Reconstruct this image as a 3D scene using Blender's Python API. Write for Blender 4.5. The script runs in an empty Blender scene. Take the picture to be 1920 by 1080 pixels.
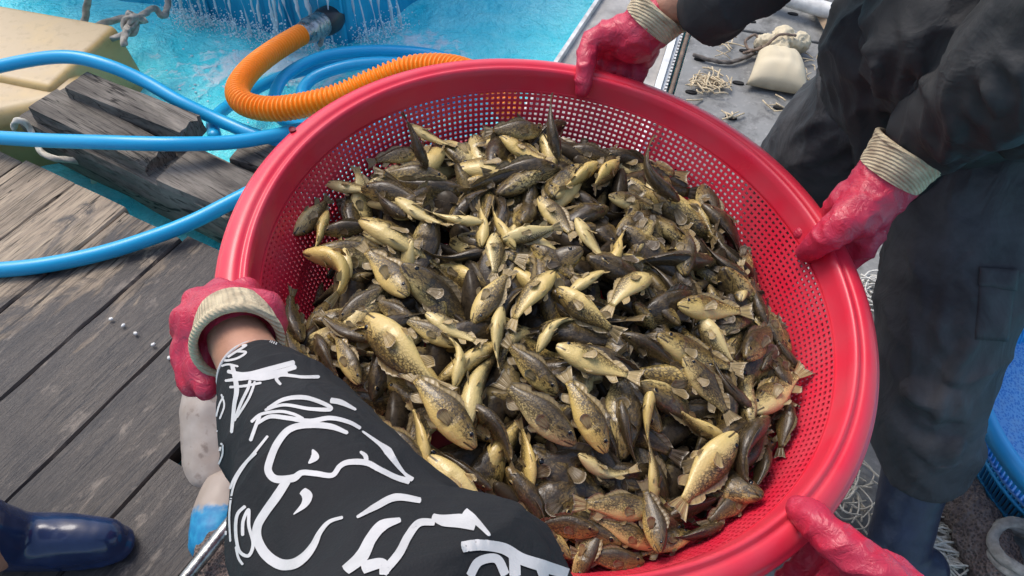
import bpy, bmesh, math, random
import numpy as np
from mathutils import Vector, Matrix, noise
from mathutils.bvhtree import BVHTree

R = math.radians
scene = bpy.context.scene
col = scene.collection
random.seed(7)
rng = np.random.default_rng(7)

# ------------------------------------------------------------------ camera, sky, sun, exposure
CAM = Vector((0.0, 0.0, 1.41))
PITCH, F = R(50), 1500.0
cd = bpy.data.cameras.new('camera')
cam = bpy.data.objects.new('camera', cd)
col.objects.link(cam)
cam.location = CAM
cam.rotation_euler = (R(90) - PITCH, 0, 0)
cd.sensor_width = 36.0
cd.lens = 36.0 * F / 1920.0
cd.clip_start = 0.02
cd.clip_end = 500
scene.camera = cam

SUN_EL, SUN_AZ = R(58), R(-40)     # azimuth measured from +Y towards +X
world = bpy.data.worlds.new('World')
scene.world = world
world.use_nodes = True
wn = world.node_tree
sky = wn.nodes.new('ShaderNodeTexSky')
sky.sky_type = 'NISHITA'
sky.sun_disc = False
sky.sun_elevation = SUN_EL
sky.sun_rotation = SUN_AZ
sky.air_density = 1.0
sky.dust_density = 3.0
sky.ozone_density = 1.0
bg = wn.nodes['Background']
wn.links.new(sky.outputs[0], bg.inputs[0])
bg.inputs[1].default_value = 0.145
sl = bpy.data.lights.new('sun', 'SUN')
sl.energy = 0.9
sl.angle = R(25)
sl.color = (1.0, 0.96, 0.9)
so = bpy.data.objects.new('sun', sl)
col.objects.link(so)
sdir = Vector((math.cos(SUN_EL) * math.sin(SUN_AZ), math.cos(SUN_EL) * math.cos(SUN_AZ), math.sin(SUN_EL)))
so.rotation_euler = sdir.to_track_quat('Z', 'Y').to_euler()
so.location = (0, 0, 6)
scene.view_settings.view_transform = 'Standard'
scene.view_settings.look = 'None'
scene.view_settings.exposure = 0.85
scene.view_settings.gamma = 1.0

# ------------------------------------------------------------------ helpers
CP, SP = math.cos(PITCH), math.sin(PITCH)


def ray(px, py):                       # direction of unit depth through a photo pixel
    a, b = (px - 960) / F, -(py - 540) / F
    return Vector((a, CP + b * SP, -SP + b * CP))


def G(px, py, z=0.0):                  # the point at height z seen at a photo pixel
    d = ray(px, py)
    return CAM + d * ((z - CAM.z) / d.z)


def D(px, py, d):                      # the point at depth d
    return CAM + ray(px, py) * d


def link(o, parent=None):
    col.objects.link(o)
    if parent is not None:
        o.parent = parent
    return o


def tag(o, label=None, cat=None, group=None, kind=None):
    if label: o['label'] = label
    if cat: o['category'] = cat
    if group: o['group'] = group
    if kind: o['kind'] = kind
    return o


def empty(name, loc=(0, 0, 0)):
    o = bpy.data.objects.new(name, None)
    o.empty_display_size = 0.05
    o.location = loc
    return link(o)


def meshobj(name, verts, faces, mat, parent=None, smooth=True, mats=None, midx=None):
    me = bpy.data.meshes.new(name)
    me.from_pydata([tuple(v) for v in verts], [], [tuple(f) for f in faces])
    for m in ([mat] if mats is None else mats): me.materials.append(m)
    if midx is not None: me.polygons.foreach_set('material_index', midx)
    if smooth: me.polygons.foreach_set('use_smooth', [True] * len(me.polygons))
    me.update()
    o = bpy.data.objects.new(name, me)
    if parent is not None:
        o.matrix_parent_inverse = Matrix.Identity(4)
        if parent.type == 'EMPTY' or True:
            o.location = (0, 0, 0)
    link(o, parent)
    if parent is not None:             # geometry is given in world space
        o.matrix_parent_inverse = parent.matrix_basis.inverted()
    return o


def catmull(P, n):
    P = [Vector(p) for p in P]
    if len(P) < 3:
        return [P[0].lerp(P[-1], i / n) for i in range(n + 1)]
    Q = [P[0] * 2 - P[1]] + P + [P[-1] * 2 - P[-2]]
    out = []
    m = len(P) - 1
    for i in range(n + 1):
        s = i / n * m
        k = min(int(s), m - 1)
        t = s - k
        a, b, c, d = Q[k:k + 4]
        out.append(0.5 * ((2 * b) + (c - a) * t + (2 * a - 5 * b + 4 * c - d) * t * t + (3 * b - a - 3 * c + d) * t ** 3))
    return out


def lerp_list(L, n):
    L = list(L)
    return list(np.interp(np.linspace(0, len(L) - 1, n + 1), range(len(L)), L))


def tube(P, Rr, nring=12, caps=True, flat=None, fn=None):
    """verts, faces of a swept tube. flat=(axis vector, factor) squeezes it along an axis."""
    P = [Vector(p) for p in P]
    n = len(P)
    Rr = [Rr] * n if isinstance(Rr, (int, float)) else list(Rr)
    T = [(P[min(i + 1, n - 1)] - P[max(i - 1, 0)]).normalized() for i in range(n)]
    up = Vector((0, 0, 1)) if abs(T[0].z) < 0.9 else Vector((1, 0, 0))
    N = (up - T[0] * up.dot(T[0])).normalized()
    V, Fc = [], []
    rows = []
    stations = []
    if caps:
        for k in range(3):
            a = k / 3 * math.pi / 2
            stations.append((0, -math.cos(a) * Rr[0], math.sin(a)))
    for i in range(n): stations.append((i, 0.0, 1.0))
    if caps:
        for k in range(2, -1, -1):
            a = k / 3 * math.pi / 2
            stations.append((n - 1, math.cos(a) * Rr[-1], math.sin(a)))
    lasti = 0
    for (i, off, sc) in stations:
        if i != lasti:
            N = (N - T[i] * N.dot(T[i])).normalized()
            lasti = i
        B = T[i].cross(N)
        r0 = Rr[i] * max(sc, 0.02)
        row = []
        for k in range(nring):
            a = 2 * math.pi * k / nring
            r = r0 * (fn(i, a) if fn else 1.0)
            d = (N * math.cos(a) + B * math.sin(a)) * r
            if flat is not None:
                ax = flat[0]
                d = d - ax * d.dot(ax) * (1 - flat[1])
            row.append(len(V))
            V.append(P[i] + T[i] * off + d)
        rows.append(row)
    for r0, r1 in zip(rows, rows[1:]):
        for k in range(nring):
            Fc.append((r0[k], r0[(k + 1) % nring], r1[(k + 1) % nring], r1[k]))
    if caps:
        Fc.append(tuple(reversed(rows[0])))
        Fc.append(tuple(rows[-1]))
    return V, Fc


class MB:
    def __init__(self): self.V, self.F, self.M, self.uv = [], [], [], []

    def add(self, vf, m=0):
        o = len(self.V)
        self.V += list(vf[0])
        self.F += [tuple(i + o for i in f) for f in vf[1]]
        self.M += [m] * len(vf[1])
        return self

    def build(self, name, mat, parent=None, smooth=True, mats=None):
        return meshobj(name, self.V, self.F, mat, parent, smooth, mats, self.M if mats else None)


def path_tube(P, r, seg=10, nring=12, caps=True, fn=None):
    n = (len(P) - 1) * seg
    Q = catmull(P, n)
    rr = r if isinstance(r, (int, float)) else lerp_list(r, n)
    return tube(Q, rr, nring, caps, fn=fn)


def fuse(name, chains, voxel, mat, parent=None, smooth=6, disp=(), keep=None, cutoff=None):
    """Union overlapping tubes into one continuous skin. disp = list of (strength, scale, kind)."""
    mb = MB()
    for ch in chains:
        P, r = ch[0], ch[1]
        flat = ch[2] if len(ch) > 2 else None
        n = max(4, (len(P) - 1) * 5)
        Q = catmull(P, n)
        mb.add(tube(Q, lerp_list(r, n) if not isinstance(r, (int, float)) else r, 14, True, flat))
    me = bpy.data.meshes.new('tmp')
    me.from_pydata([tuple(v) for v in mb.V], [], mb.F)
    o = bpy.data.objects.new('tmp', me)
    col.objects.link(o)
    m = o.modifiers.new('r', 'REMESH'); m.mode = 'VOXEL'; m.voxel_size = voxel
    if smooth:
        m = o.modifiers.new('s', 'SMOOTH'); m.iterations = smooth; m.factor = 0.5
    dg = bpy.context.evaluated_depsgraph_get()
    me2 = bpy.data.meshes.new_from_object(o.evaluated_get(dg))
    bpy.data.objects.remove(o)
    nv = len(me2.vertices)
    co = np.empty(nv * 3); me2.vertices.foreach_get('co', co); co = co.reshape(-1, 3)
    no = np.empty(nv * 3); me2.vertices.foreach_get('normal', no); no = no.reshape(-1, 3)
    for d in disp:
        st, sc, kind = d[:3]
        stretch = d[3] if len(d) > 3 else (1, 1, 1)
        out = np.empty(nv)
        for i in range(nv):
            p = Vector((co[i][0] * sc * stretch[0], co[i][1] * sc * stretch[1], co[i][2] * sc * stretch[2]))
            if kind == 'ridge':
                out[i] = 1 - 2 * abs(noise.noise(p)) ** 0.7
            else:
                out[i] = noise.fractal(p, 0.9, 2.0, 3)
        co = co + no * (out * st)[:, None]
    me2.vertices.foreach_set('co', co.ravel())
    me2.materials.clear(); me2.materials.append(mat)
    me2.polygons.foreach_set('use_smooth', [True] * len(me2.polygons))
    me2.name = name
    me2.update()
    ob = bpy.data.objects.new(name, me2)
    link(ob, parent)
    if parent is not None: ob.matrix_parent_inverse = parent.matrix_basis.inverted()
    return ob


# ------------------------------------------------------------------ materials
class NT:
    def __init__(self, name):
        self.m = bpy.data.materials.new(name)
        self.m.use_nodes = True
        self.t = self.m.node_tree
        self.b = self.t.nodes['Principled BSDF']

    def n(self, typ, **kw):
        nd = self.t.nodes.new('ShaderNode' + typ)
        for k, v in kw.items():
            if k in nd.inputs: nd.inputs[k].default_value = v
            else: setattr(nd, k, v)
        return nd

    def l(self, a, b): self.t.links.new(a, b)

    def math(self, op, a, b=None, clamp=False):
        nd = self.t.nodes.new('ShaderNodeMath'); nd.operation = op; nd.use_clamp = clamp
        for i, v in enumerate((a, b)):
            if v is None: continue
            if isinstance(v, (int, float)): nd.inputs[i].default_value = v
            else: self.l(v, nd.inputs[i])
        return nd.outputs[0]

    def mix(self, f, a, b, blend='MIX'):
        nd = self.t.nodes.new('ShaderNodeMix'); nd.data_type = 'RGBA'; nd.blend_type = blend
        for s, v in ((nd.inputs[0], f), (nd.inputs[6], a), (nd.inputs[7], b)):
            if isinstance(v, (int, float)): s.default_value = v
            elif isinstance(v, tuple): s.default_value = (*v[:3], 1)
            else: self.l(v, s)
        return nd.outputs[2]

    def ramp(self, f, stops):
        nd = self.t.nodes.new('ShaderNodeValToRGB')
        e = nd.color_ramp.elements
        while len(e) < len(stops): e.new(0.5)
        for s, (p, c) in zip(e, stops):
            s.position = p
            s.color = (c, c, c, 1) if isinstance(c, (int, float)) else (*c, 1)
        self.l(f, nd.inputs[0])
        return nd.outputs[0]

    def noise(self, vec, scale, detail=4, rough=0.55, dist=0.0):
        nd = self.n('TexNoise'); nd.inputs['Scale'].default_value = scale
        nd.inputs['Detail'].default_value = detail; nd.inputs['Roughness'].default_value = rough
        nd.inputs['Distortion'].default_value = dist
        if vec is not None: self.l(vec, nd.inputs['Vector'])
        return nd.outputs[0]

    def mapping(self, vec, scale=(1, 1, 1), rot=(0, 0, 0), loc=(0, 0, 0)):
        nd = self.n('Mapping')
        nd.inputs['Scale'].default_value = scale; nd.inputs['Rotation'].default_value = rot; nd.inputs['Location'].default_value = loc
        self.l(vec, nd.inputs['Vector'])
        return nd.outputs[0]

    def obj(self): return self.n('TexCoord').outputs['Object']

    def geo(self): return self.n('NewGeometry').outputs['Position']

    def bump(self, h, strength=0.3, dist=0.01):
        nd = self.n('Bump'); nd.inputs['Strength'].default_value = strength; nd.inputs['Distance'].default_value = dist
        self.l(h, nd.inputs['Height']); self.l(nd.outputs[0], self.b.inputs['Normal'])
        return nd

    def set(self, color=None, rough=None, **kw):
        if color is not None:
            if isinstance(color, tuple): self.b.inputs['Base Color'].default_value = (*color, 1)
            else: self.l(color, self.b.inputs['Base Color'])
        if rough is not None:
            if isinstance(rough, (int, float)): self.b.inputs['Roughness'].default_value = rough
            else: self.l(rough, self.b.inputs['Roughness'])
        for k, v in kw.items():
            s = self.b.inputs[k.replace('_', ' ')]
            if isinstance(v, (int, float, tuple)): s.default_value = v
            else: self.l(v, s)
        return self.m


def simple(name, c, rough=0.5, var=0.25, scale=30, bump=0.0, bscale=None, **kw):
    t = NT(name)
    p = t.geo()
    nz = t.noise(p, scale, 5)
    f = t.ramp(nz, [(0.3, 0.0), (0.7, 1.0)])
    c0 = tuple(x * (1 - var) for x in c); c1 = tuple(min(1, x * (1 + var)) for x in c)
    colr = t.mix(f, c0, c1)
    if bump: t.bump(t.noise(p, bscale or scale * 3, 4), bump, 0.004)
    rr = t.math('ADD', t.math('MULTIPLY', nz, 0.2), rough - 0.1)
    return t.set(colr, rr, **kw)


def wood(name, ca, cb, dark, rot, wet=None, uv=False):
    t = NT(name)
    if uv: vec = t.n('TexCoord').outputs['UV']
    else: vec = t.mapping(t.geo(), rot=(0, 0, -rot))
    g1 = t.noise(t.mapping(vec, (5, 70, 20)), 1.0, 6, 0.65, 0.6)
    g2 = t.noise(t.mapping(vec, (14, 260, 60)), 1.0, 4, 0.7, 0.3)
    big = t.noise(t.mapping(vec, (2.2, 5, 3)), 1.0, 4, 0.6, 0.8)
    c = t.mix(t.ramp(g1, [(0.3, 0.0), (0.68, 1.0)]), ca, cb)
    c = t.mix(t.ramp(big, [(0.42, 0.0), (0.62, 0.75)]), c, dark)
    c = t.mix(t.ramp(g2, [(0.28, 0.85), (0.50, 0.0)]), c, tuple(x * 0.3 for x in dark))
    ck = t.math('ABSOLUTE', t.math('SUBTRACT', t.noise(t.mapping(vec, (1.6, 34, 14), loc=(3, 1, 2)), 1.0, 3, 0.5, 0.7), 0.5))
    c = t.mix(t.ramp(ck, [(0.004, 0.9), (0.016, 0.0)]), c, tuple(x * 0.25 for x in dark))
    rough = 0.75
    if wet is not None:
        pos = t.geo()
        sep = t.n('SeparateXYZ'); t.l(pos, sep.inputs[0])
        # wet zone around the basket: distance from the wet centre, broken up by noise
        dx = t.math('SUBTRACT', sep.outputs[0], wet[0]); dy = t.math('SUBTRACT', sep.outputs[1], wet[1])
        dd = t.math('SQRT', t.math('ADD', t.math('MULTIPLY', dx, dx), t.math('MULTIPLY', dy, dy)))
        w = t.math('ADD', dd, t.math('MULTIPLY', t.math('SUBTRACT', t.noise(t.mapping(vec, (4.5, 10, 6)), 1.0, 6, 0.68, 0.8), 0.5), 1.9))
        wf = t.ramp(t.math('DIVIDE', w, wet[2]), [(0.80, 1.0), (0.96, 0.0)])
        c = t.mix(wf, c, t.mix(0.86, c, (0.034, 0.033, 0.036)))
        sf = t.ramp(t.noise(t.mapping(vec, (7, 26, 10), loc=(5, 2, 1)), 1.0, 6, 0.72, 0.6), [(0.56, 0.0), (0.66, 0.6)])
        c = t.mix(sf, c, (0.25, 0.21, 0.17))
        rough = t.math('SUBTRACT', 0.8, t.math('MULTIPLY', wf, 0.42))
    h = t.math('ADD', t.math('MULTIPLY', g1, 0.7), t.math('MULTIPLY', g2, 0.5))
    t.bump(h, 0.65, 0.006)
    return t.set(c, rough, Specular_IOR_Level=0.22)


M = {}
ANG = R(61)
M['deck'] = wood('weathered_deck_wood', (0.47, 0.375, 0.265), (0.27, 0.215, 0.16), (0.085, 0.072, 0.060), ANG, wet=(-0.42, 0.50, 1.12), uv=True)
M['beam'] = wood('grey_driftwood', (0.30, 0.265, 0.22), (0.17, 0.15, 0.125), (0.06, 0.052, 0.045), R(-33))
M['plank'] = wood('brown_plank_wood', (0.16, 0.13, 0.10), (0.085, 0.072, 0.06), (0.035, 0.03, 0.028), R(72))


def plastic(name, c, rough=0.32, sss=0.0, scuff=0.2):
    t = NT(name)
    p = t.geo()
    a = t.noise(p, 14, 5); b = t.noise(p, 160, 3)
    cc = t.mix(t.ramp(a, [(0.3, 0.0), (0.75, scuff)]), c, tuple(min(1, x * 0.6 + 0.12 * max(c)) for x in c))
    t.bump(t.math('ADD', t.math('MULTIPLY', b, 0.15), a), 0.12, 0.004)
    return t.set(cc, t.math('ADD', t.math('MULTIPLY', a, 0.25), rough - 0.1), IOR=1.48)


M['red'] = plastic('red_plastic', (0.72, 0.019, 0.050), 0.30, scuff=0.45)
M['bluebasket'] = plastic('blue_plastic', (0.03, 0.37, 0.75), 0.35)
M['hose'] = plastic('blue_hose_pvc', (0.010, 0.36, 0.66), 0.30, scuff=0.1)
M['orange'] = plastic('orange_hose_pvc', (0.95, 0.27, 0.004), 0.34, scuff=0.1)
M['cuff'] = None
t = NT('cream_knit_cuff')
p = t.geo()
w = t.n('TexWave'); w.wave_type = 'BANDS'; w.bands_direction = 'DIAGONAL'; w.inputs['Scale'].default_value = 90; w.inputs['Distortion'].default_value = 1.5
t.l(p, w.inputs['Vector'])
c = t.mix(t.ramp(t.noise(p, 45, 4), [(0.35, 0.0), (0.7, 1.0)]), (0.62, 0.52, 0.34), (0.36, 0.28, 0.18))
t.bump(t.math('ADD', w.outputs[1], t.noise(p, 300, 2)), 0.5, 0.003)
M['cuff'] = t.set(c, 0.9)

t = NT('red_rubber_glove')
p = t.geo()
a = t.noise(p, 60, 4, 0.55, 1.2); b = t.noise(p, 22, 3)
c = t.mix(t.ramp(b, [(0.35, 0.0), (0.7, 1.0)]), (0.55, 0.022, 0.055), (0.44, 0.03, 0.07))
c = t.mix(t.ramp(t.noise(p, 35, 5), [(0.55, 0.0), (0.75, 0.35)]), c, (0.62, 0.13, 0.17))
t.bump(t.math('SUBTRACT', 1.0, t.math('ABSOLUTE', t.math('SUBTRACT', a, 0.5))), 0.45, 0.008)
M['glove'] = t.set(c, t.math('ADD', t.math('MULTIPLY', b, 0.3), 0.22), IOR=1.5)

M['skin'] = simple('tanned_skin', (0.44, 0.22, 0.14), 0.5, 0.12, 40, 0.2, 200)
M['hair'] = simple('dark_hair', (0.02, 0.017, 0.015), 0.5, 0.3, 60)
t = NT('black_wet_workwear')
p = t.geo()
a = t.noise(p, 9, 5, 0.6); b = t.noise(p, 420, 2)
c = t.mix(t.ramp(a, [(0.35, 0.0), (0.7, 1.0)]), (0.026, 0.026, 0.027), (0.046, 0.045, 0.045))
cr = t.noise(t.mapping(p, (1, 1, 1), (0.4, 0.9, 0.2)), 11, 3, 0.5, 1.6)
t.bump(t.math('ADD', t.math('MULTIPLY', b, 0.05), t.math('SUBTRACT', 1.0, t.math('ABSOLUTE', t.math('SUBTRACT', cr, 0.5)))), 0.3, 0.02)
M['dark'] = t.set(c, t.math('ADD', t.math('MULTIPLY', a, 0.3), 0.6), Specular_IOR_Level=0.3)
t = NT('navy_wader_cloth')
p = t.geo()
a = t.noise(p, 5, 5, 0.65, 0.6); b = t.noise(p, 420, 2)
c = t.mix(t.ramp(a, [(0.40, 0.0), (0.68, 1.0)]), (0.032, 0.031, 0.033), (0.092, 0.092, 0.095))
cr = t.noise(t.mapping(p, (1.6, 1.6, 1)), 9, 3, 0.5, 1.8)
t.bump(t.math('ADD', t.math('MULTIPLY', b, 0.05), t.math('SUBTRACT', 1.0, t.math('ABSOLUTE', t.math('SUBTRACT', cr, 0.5)))), 0.3, 0.02)
M['trousers'] = t.set(c, t.math('ADD', t.math('MULTIPLY', a, 0.3), 0.6), Specular_IOR_Level=0.3)
t = NT('black_sleeve_cloth')
p = t.geo()
a = t.noise(p, 10, 4); b = t.noise(p, 600, 2)
c = t.mix(a, (0.010, 0.010, 0.011), (0.021, 0.021, 0.023))
t.bump(t.math('ADD', t.math('MULTIPLY', b, 0.06), t.noise(p, 14, 3, 0.5, 1.0)), 0.4, 0.02)
M['sleeve'] = t.set(c, 0.85, Specular_IOR_Level=0.25)
M['print'] = simple('white_fabric_print', (0.50, 0.485, 0.475), 0.8, 0.08, 60, 0.1, 500)
M['boot'] = simple('navy_rubber', (0.013, 0.025, 0.07), 0.16, 0.2, 20, 0.05, 60)
M['bluejean'] = simple('blue_boot_rubber', (0.016, 0.024, 0.05), 0.4, 0.4, 25, 0.3, 60)


# ------------------------------------------------------------------ water and its sources
WZ = -0.20
t = NT('turquoise_water')
p = t.geo()
sep = t.n('SeparateXYZ'); t.l(p, sep.inputs[0])
n1 = t.noise(p, 5, 5, 0.6, 0.8); n2 = t.noise(p, 26, 4, 0.6, 0.6); n3 = t.noise(p, 70, 3, 0.6)
c = t.mix(t.ramp(n1, [(0.3, 0.0), (0.72, 1.0)]), (0.05, 0.75, 0.84), (0.28, 0.89, 0.92))
# churned foam where the falling water lands, in front of the blue wall
dx = t.math('DIVIDE', t.math('ADD', sep.outputs[0], 0.78), 0.52); dy = t.math('DIVIDE', t.math('SUBTRACT', sep.outputs[1], 2.34), 0.17)
e1 = t.math('SQRT', t.math('ADD', t.math('MULTIPLY', dx, dx), t.math('MULTIPLY', dy, dy)))
dx = t.math('DIVIDE', t.math('ADD', sep.outputs[0], 0.33), 0.17); dy = t.math('DIVIDE', t.math('SUBTRACT', sep.outputs[1], 2.42), 0.16)
e2 = t.math('SQRT', t.math('ADD', t.math('MULTIPLY', dx, dx), t.math('MULTIPLY', dy, dy)))
near = t.math('MINIMUM', e1, e2)
fz = t.math('ADD', t.math('MULTIPLY', n2, 1.4), t.math('MULTIPLY', n1, 0.7))
fo = t.ramp(t.math('SUBTRACT', fz, t.math('MULTIPLY', near, 0.55)), [(0.62, 0.0), (0.92, 0.9)])
c = t.mix(fo, c, (0.72, 0.84, 0.86))
fl = t.ramp(t.math('ADD', t.math('MULTIPLY', n2, 0.6), t.math('MULTIPLY', n3, 0.4)), [(0.62, 0.0), (0.70, 0.5)])
fl = t.math('MULTIPLY', fl, t.ramp(near, [(0.35, 1.0), (1.0, 0.35)]))
c = t.mix(fl, c, (0.6, 0.8, 0.82))
t.bump(t.math('ADD', t.math('MULTIPLY', n1, 1.0), t.math('ADD', t.math('MULTIPLY', n2, 0.6), t.math('MULTIPLY', n3, 0.2))), 0.9, 0.03)
M['water'] = t.set(c, t.math('ADD', t.math('MULTIPLY', fo, 0.4), 0.14), IOR=1.33)
xs = np.concatenate([[-60, -20, -6], np.linspace(-2.6, 0.8, 120), [4, 20, 60]])
ys = np.concatenate([[-60, -10], np.linspace(0.4, 3.2, 100), [6, 20, 80]])
V = []
for y in ys:
    for x in xs:
        k = 1.0 if (-2.6 <= x <= 0.8 and 0.4 <= y <= 3.2) else 0.0
        near = math.exp(-(((x + 0.78) / 0.6) ** 2 + ((y - 2.34) / 0.2) ** 2))
        h = 0.012 * noise.fractal(Vector((x * 6, y * 6, 0)), 0.9, 2, 4) * k * (1 + 1.6 * near)
        V.append((x, y, WZ + h))
nx = len(xs)
Fc = [(j * nx + i, j * nx + i + 1, (j + 1) * nx + i + 1, (j + 1) * nx + i) for j in range(len(ys) - 1) for i in range(nx - 1)]
o = meshobj('water', V, Fc, M['water']); tag(o, kind='structure')

# blue wall of the fish tank with its corner towards the deck
t = NT('blue_tarpaulin')
p = t.geo()
a = t.noise(t.mapping(p, (9, 9, 1.2)), 1.0, 5, 0.6, 0.4); b = t.noise(p, 6, 4)
c = t.mix(t.ramp(a, [(0.3, 0.0), (0.7, 1.0)]), (0.012, 0.30, 0.52), (0.03, 0.46, 0.68))
c = t.mix(t.ramp(t.noise(t.mapping(p, (26, 26, 1.6)), 1.0, 3), [(0.56, 0.0), (0.72, 0.5)]), c, (0.005, 0.06, 0.22))
t.bump(t.math('ADD', a, t.math('MULTIPLY', b, 0.6)), 0.6, 0.03)
M['tarp'] = t.set(c, 0.24)
c0, c1, c2 = G(650, 92, WZ), G(320, 18, WZ), G(800, -8, WZ)
TOP = 0.75


def sheet(a, b, z0, z1, nu, nv, bulge, thick, seed):
    d = (b - a); L = d.length; d.normalize(); nrm = Vector((d.y, -d.x, 0))
    if nrm.y > 0: nrm = -nrm
    V, Fc = [], []
    for side in (0, 1):
        for j in range(nv + 1):
            for i in range(nu + 1):
                u = i / nu; z = z0 + (z1 - z0) * j / nv
                w = bulge * (noise.noise(Vector((u * L * 7 + seed, z * 0.9, seed))) + 0.5 * noise.noise(Vector((u * L * 17, z * 1.5, seed))))
                w *= min(1, 6 * u, 6 * (1 - u))
                q = a + d * (u * L) + nrm * (w - side * thick)
                V.append((q.x, q.y, z))
    W = nu + 1; S = W * (nv + 1)
    for j in range(nv):
        for i in range(nu):
            k = j * W + i
            Fc.append((k, k + 1, k + W + 1, k + W)); Fc.append((S + k, S + k + W, S + k + W + 1, S + k + 1))
    for i in range(nu):
        k = nv * W + i; Fc.append((k, k + 1, S + k + 1, S + k))
    for j in range(nv):
        k = j * W; Fc.append((k, k + W, S + k + W, S + k)); k = j * W + nu; Fc.append((k, S + k, S + k + W, k + W))
    return V, Fc


tank = empty('fish_tank', c0)
tag(tank, 'tall blue tarpaulin tank wall with water streaming down it, behind the foam', 'tank')
bpy.context.view_layer.update()
c1b = c0 + (c1 - c0) * 2.2; c2b = c0 + (c2 - c0) * 2.5
MB().add(sheet(c1b, c0, WZ - 0.3, TOP, 90, 24, 0.014, 0.03, 1.0)).build('front_panel', M['tarp'], tank)
MB().add(sheet(c0 + Vector((0.012, 0.02, 0)), c2b, WZ - 0.3, TOP, 50, 24, 0.012, 0.03, 5.0)).build('side_panel', M['tarp'], tank)
m = MB(); m.add(path_tube([c1b + Vector((0, 0, TOP - WZ)), c0 + Vector((0, -0.01, TOP - WZ)), c2b + Vector((0, 0, TOP - WZ))], 0.03, 2, 10))
m.build('rim_pipe', M['tarp'], tank)
# welded seams in the tarpaulin
dfr = (c0 - c1).normalized(); nfr = Vector((dfr.y, -dfr.x, 0))
if nfr.y > 0: nfr = -nfr
for k in (0.22, 0.55):
    q = c0 - dfr * (k * 1.0)
    MB().add(tube([q + nfr * 0.012 + Vector((0, 0, z * 0.1)) for z in range(-2, 10)], 0.007, 6)).build('seam', M['tarp'], tank)

t = NT('falling_water_film')
p = t.geo()
a = t.noise(t.mapping(p, (60, 60, 9)), 1.0, 3)
t.bump(a, 0.6, 0.01)
M['fall'] = t.set((0.86, 0.93, 0.95), 0.15, Transmission_Weight=0.25, IOR=1.33)
m = MB()
streams = [(338, 16), (352, 22), (360, 28), (376, 33), (384, 36), (428, 42), (462, 52), (496, 58), (540, 70), (556, 76), (586, 82), (368, 30), (398, 28), (412, 34), (446, 40), (484, 52), (512, 62), (532, 66), (548, 66), (566, 70), (604, 80), (626, 84), (640, 86)]
rs = random.Random(3)
drops = []
for (px, py) in streams:
    b = G(px, py, WZ) + nfr * rs.uniform(0.03, 0.07)
    top = b - nfr * 0.02; top.z = TOP + 0.03
    n = 90
    P, rr = [], []
    for i in range(n + 1):
        s = i / n
        q = top.lerp(b, s); q.z = TOP + 0.03 + (WZ - TOP - 0.03) * s
        q.x += 0.012 * noise.noise(Vector((px, s * 7, 0))) + 0.004 * noise.noise(Vector((px, s * 30, 3))); q.y += 0.006 * noise.noise(Vector((px, s * 9, 7)))
        P.append(q); rr.append(max(0.0004, (0.0030 + 0.0080 * noise.noise(Vector((px * 3.1, s * 16, 2)))) * rs.uniform(0.8, 1.2)))
    m.add(tube(P, rr, 7, True))
    drops.append(b)
for (px, py) in [(676, 74), (690, 78), (708, 72), (722, 62), (738, 56), (752, 45)]:
    b = G(px, py + 4, WZ)
    P, rr = [], []
    top = Vector((b.x - 0.05, b.y + 0.05, TOP + 0.03))
    for i in range(31):
        s = i / 30
        q = top.lerp(b, s); q.x += 0.014 * noise.noise(Vector((px, s * 6, 0)))
        P.append(q); rr.append(max(0.0004, 0.0034 + 0.009 * noise.noise(Vector((px * 2.1, s * 14, 2)))))
    m.add(tube(P, rr, 7, True)); drops.append(b)
o = m.build('falling_water', M['fall']); tag(o, 'thin streams of water falling down the blue tank wall', 'water', kind='stuff')
# splash droplets and froth
ico = bmesh.new(); bmesh.ops.create_icosphere(ico, subdivisions=1, radius=1)
IV = [v.co.copy() for v in ico.verts]; IF = [tuple(v.index for v in f.verts) for f in ico.faces]; ico.free()
m = MB()
for b in drops:
    for k in range(120):
        a = rs.uniform(0, 6.283); d = abs(rs.gauss(0, 0.065)); h = abs(rs.gauss(0, 0.045)) * math.exp(-d * 7)
        r = rs.uniform(0.0008, 0.0034) * (1.3 - min(1, d * 9))
        c = Vector((b.x + math.cos(a) * d, b.y + math.sin(a) * d * 0.8 - 0.02, WZ + 0.004 + h))
        m.add(([c + v * r for v in IV], IF))
for k in range(260):
    c = Vector((rs.uniform(-1.25, -0.35), rs.gauss(2.2, 0.16), WZ + 0.006)); r = rs.uniform(0.001, 0.004)
    m.add(([c + Vector((v.x * r * 1.6, v.y * r * 1.3, v.z * r * 0.5)) for v in IV], IF))
M['froth'] = simple('white_froth', (0.82, 0.9, 0.92), 0.25, 0.05)
o = m.build('splash_drops', M['froth']); tag(o, 'white splash droplets scattered over the churning turquoise water', 'spray', kind='stuff')

# ------------------------------------------------------------------ left deck
PD = Vector((math.cos(ANG), math.sin(ANG), 0)); ND = Vector((math.sin(ANG), -math.cos(ANG), 0))
pe = 0.5 * (G(0, 270).dot(PD) + G(400, 475).dot(PD))
pnotch = G(350, 878).dot(PD)
q4 = 0.5 * (G(220, 967).dot(ND) + G(360, 803).dot(ND))
qs = [q4 - x for x in (1.75, 1.55, 1.36, 1.16, 0.97, 0.78, 0.595, 0.4, 0.2, 0.0)]


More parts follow.
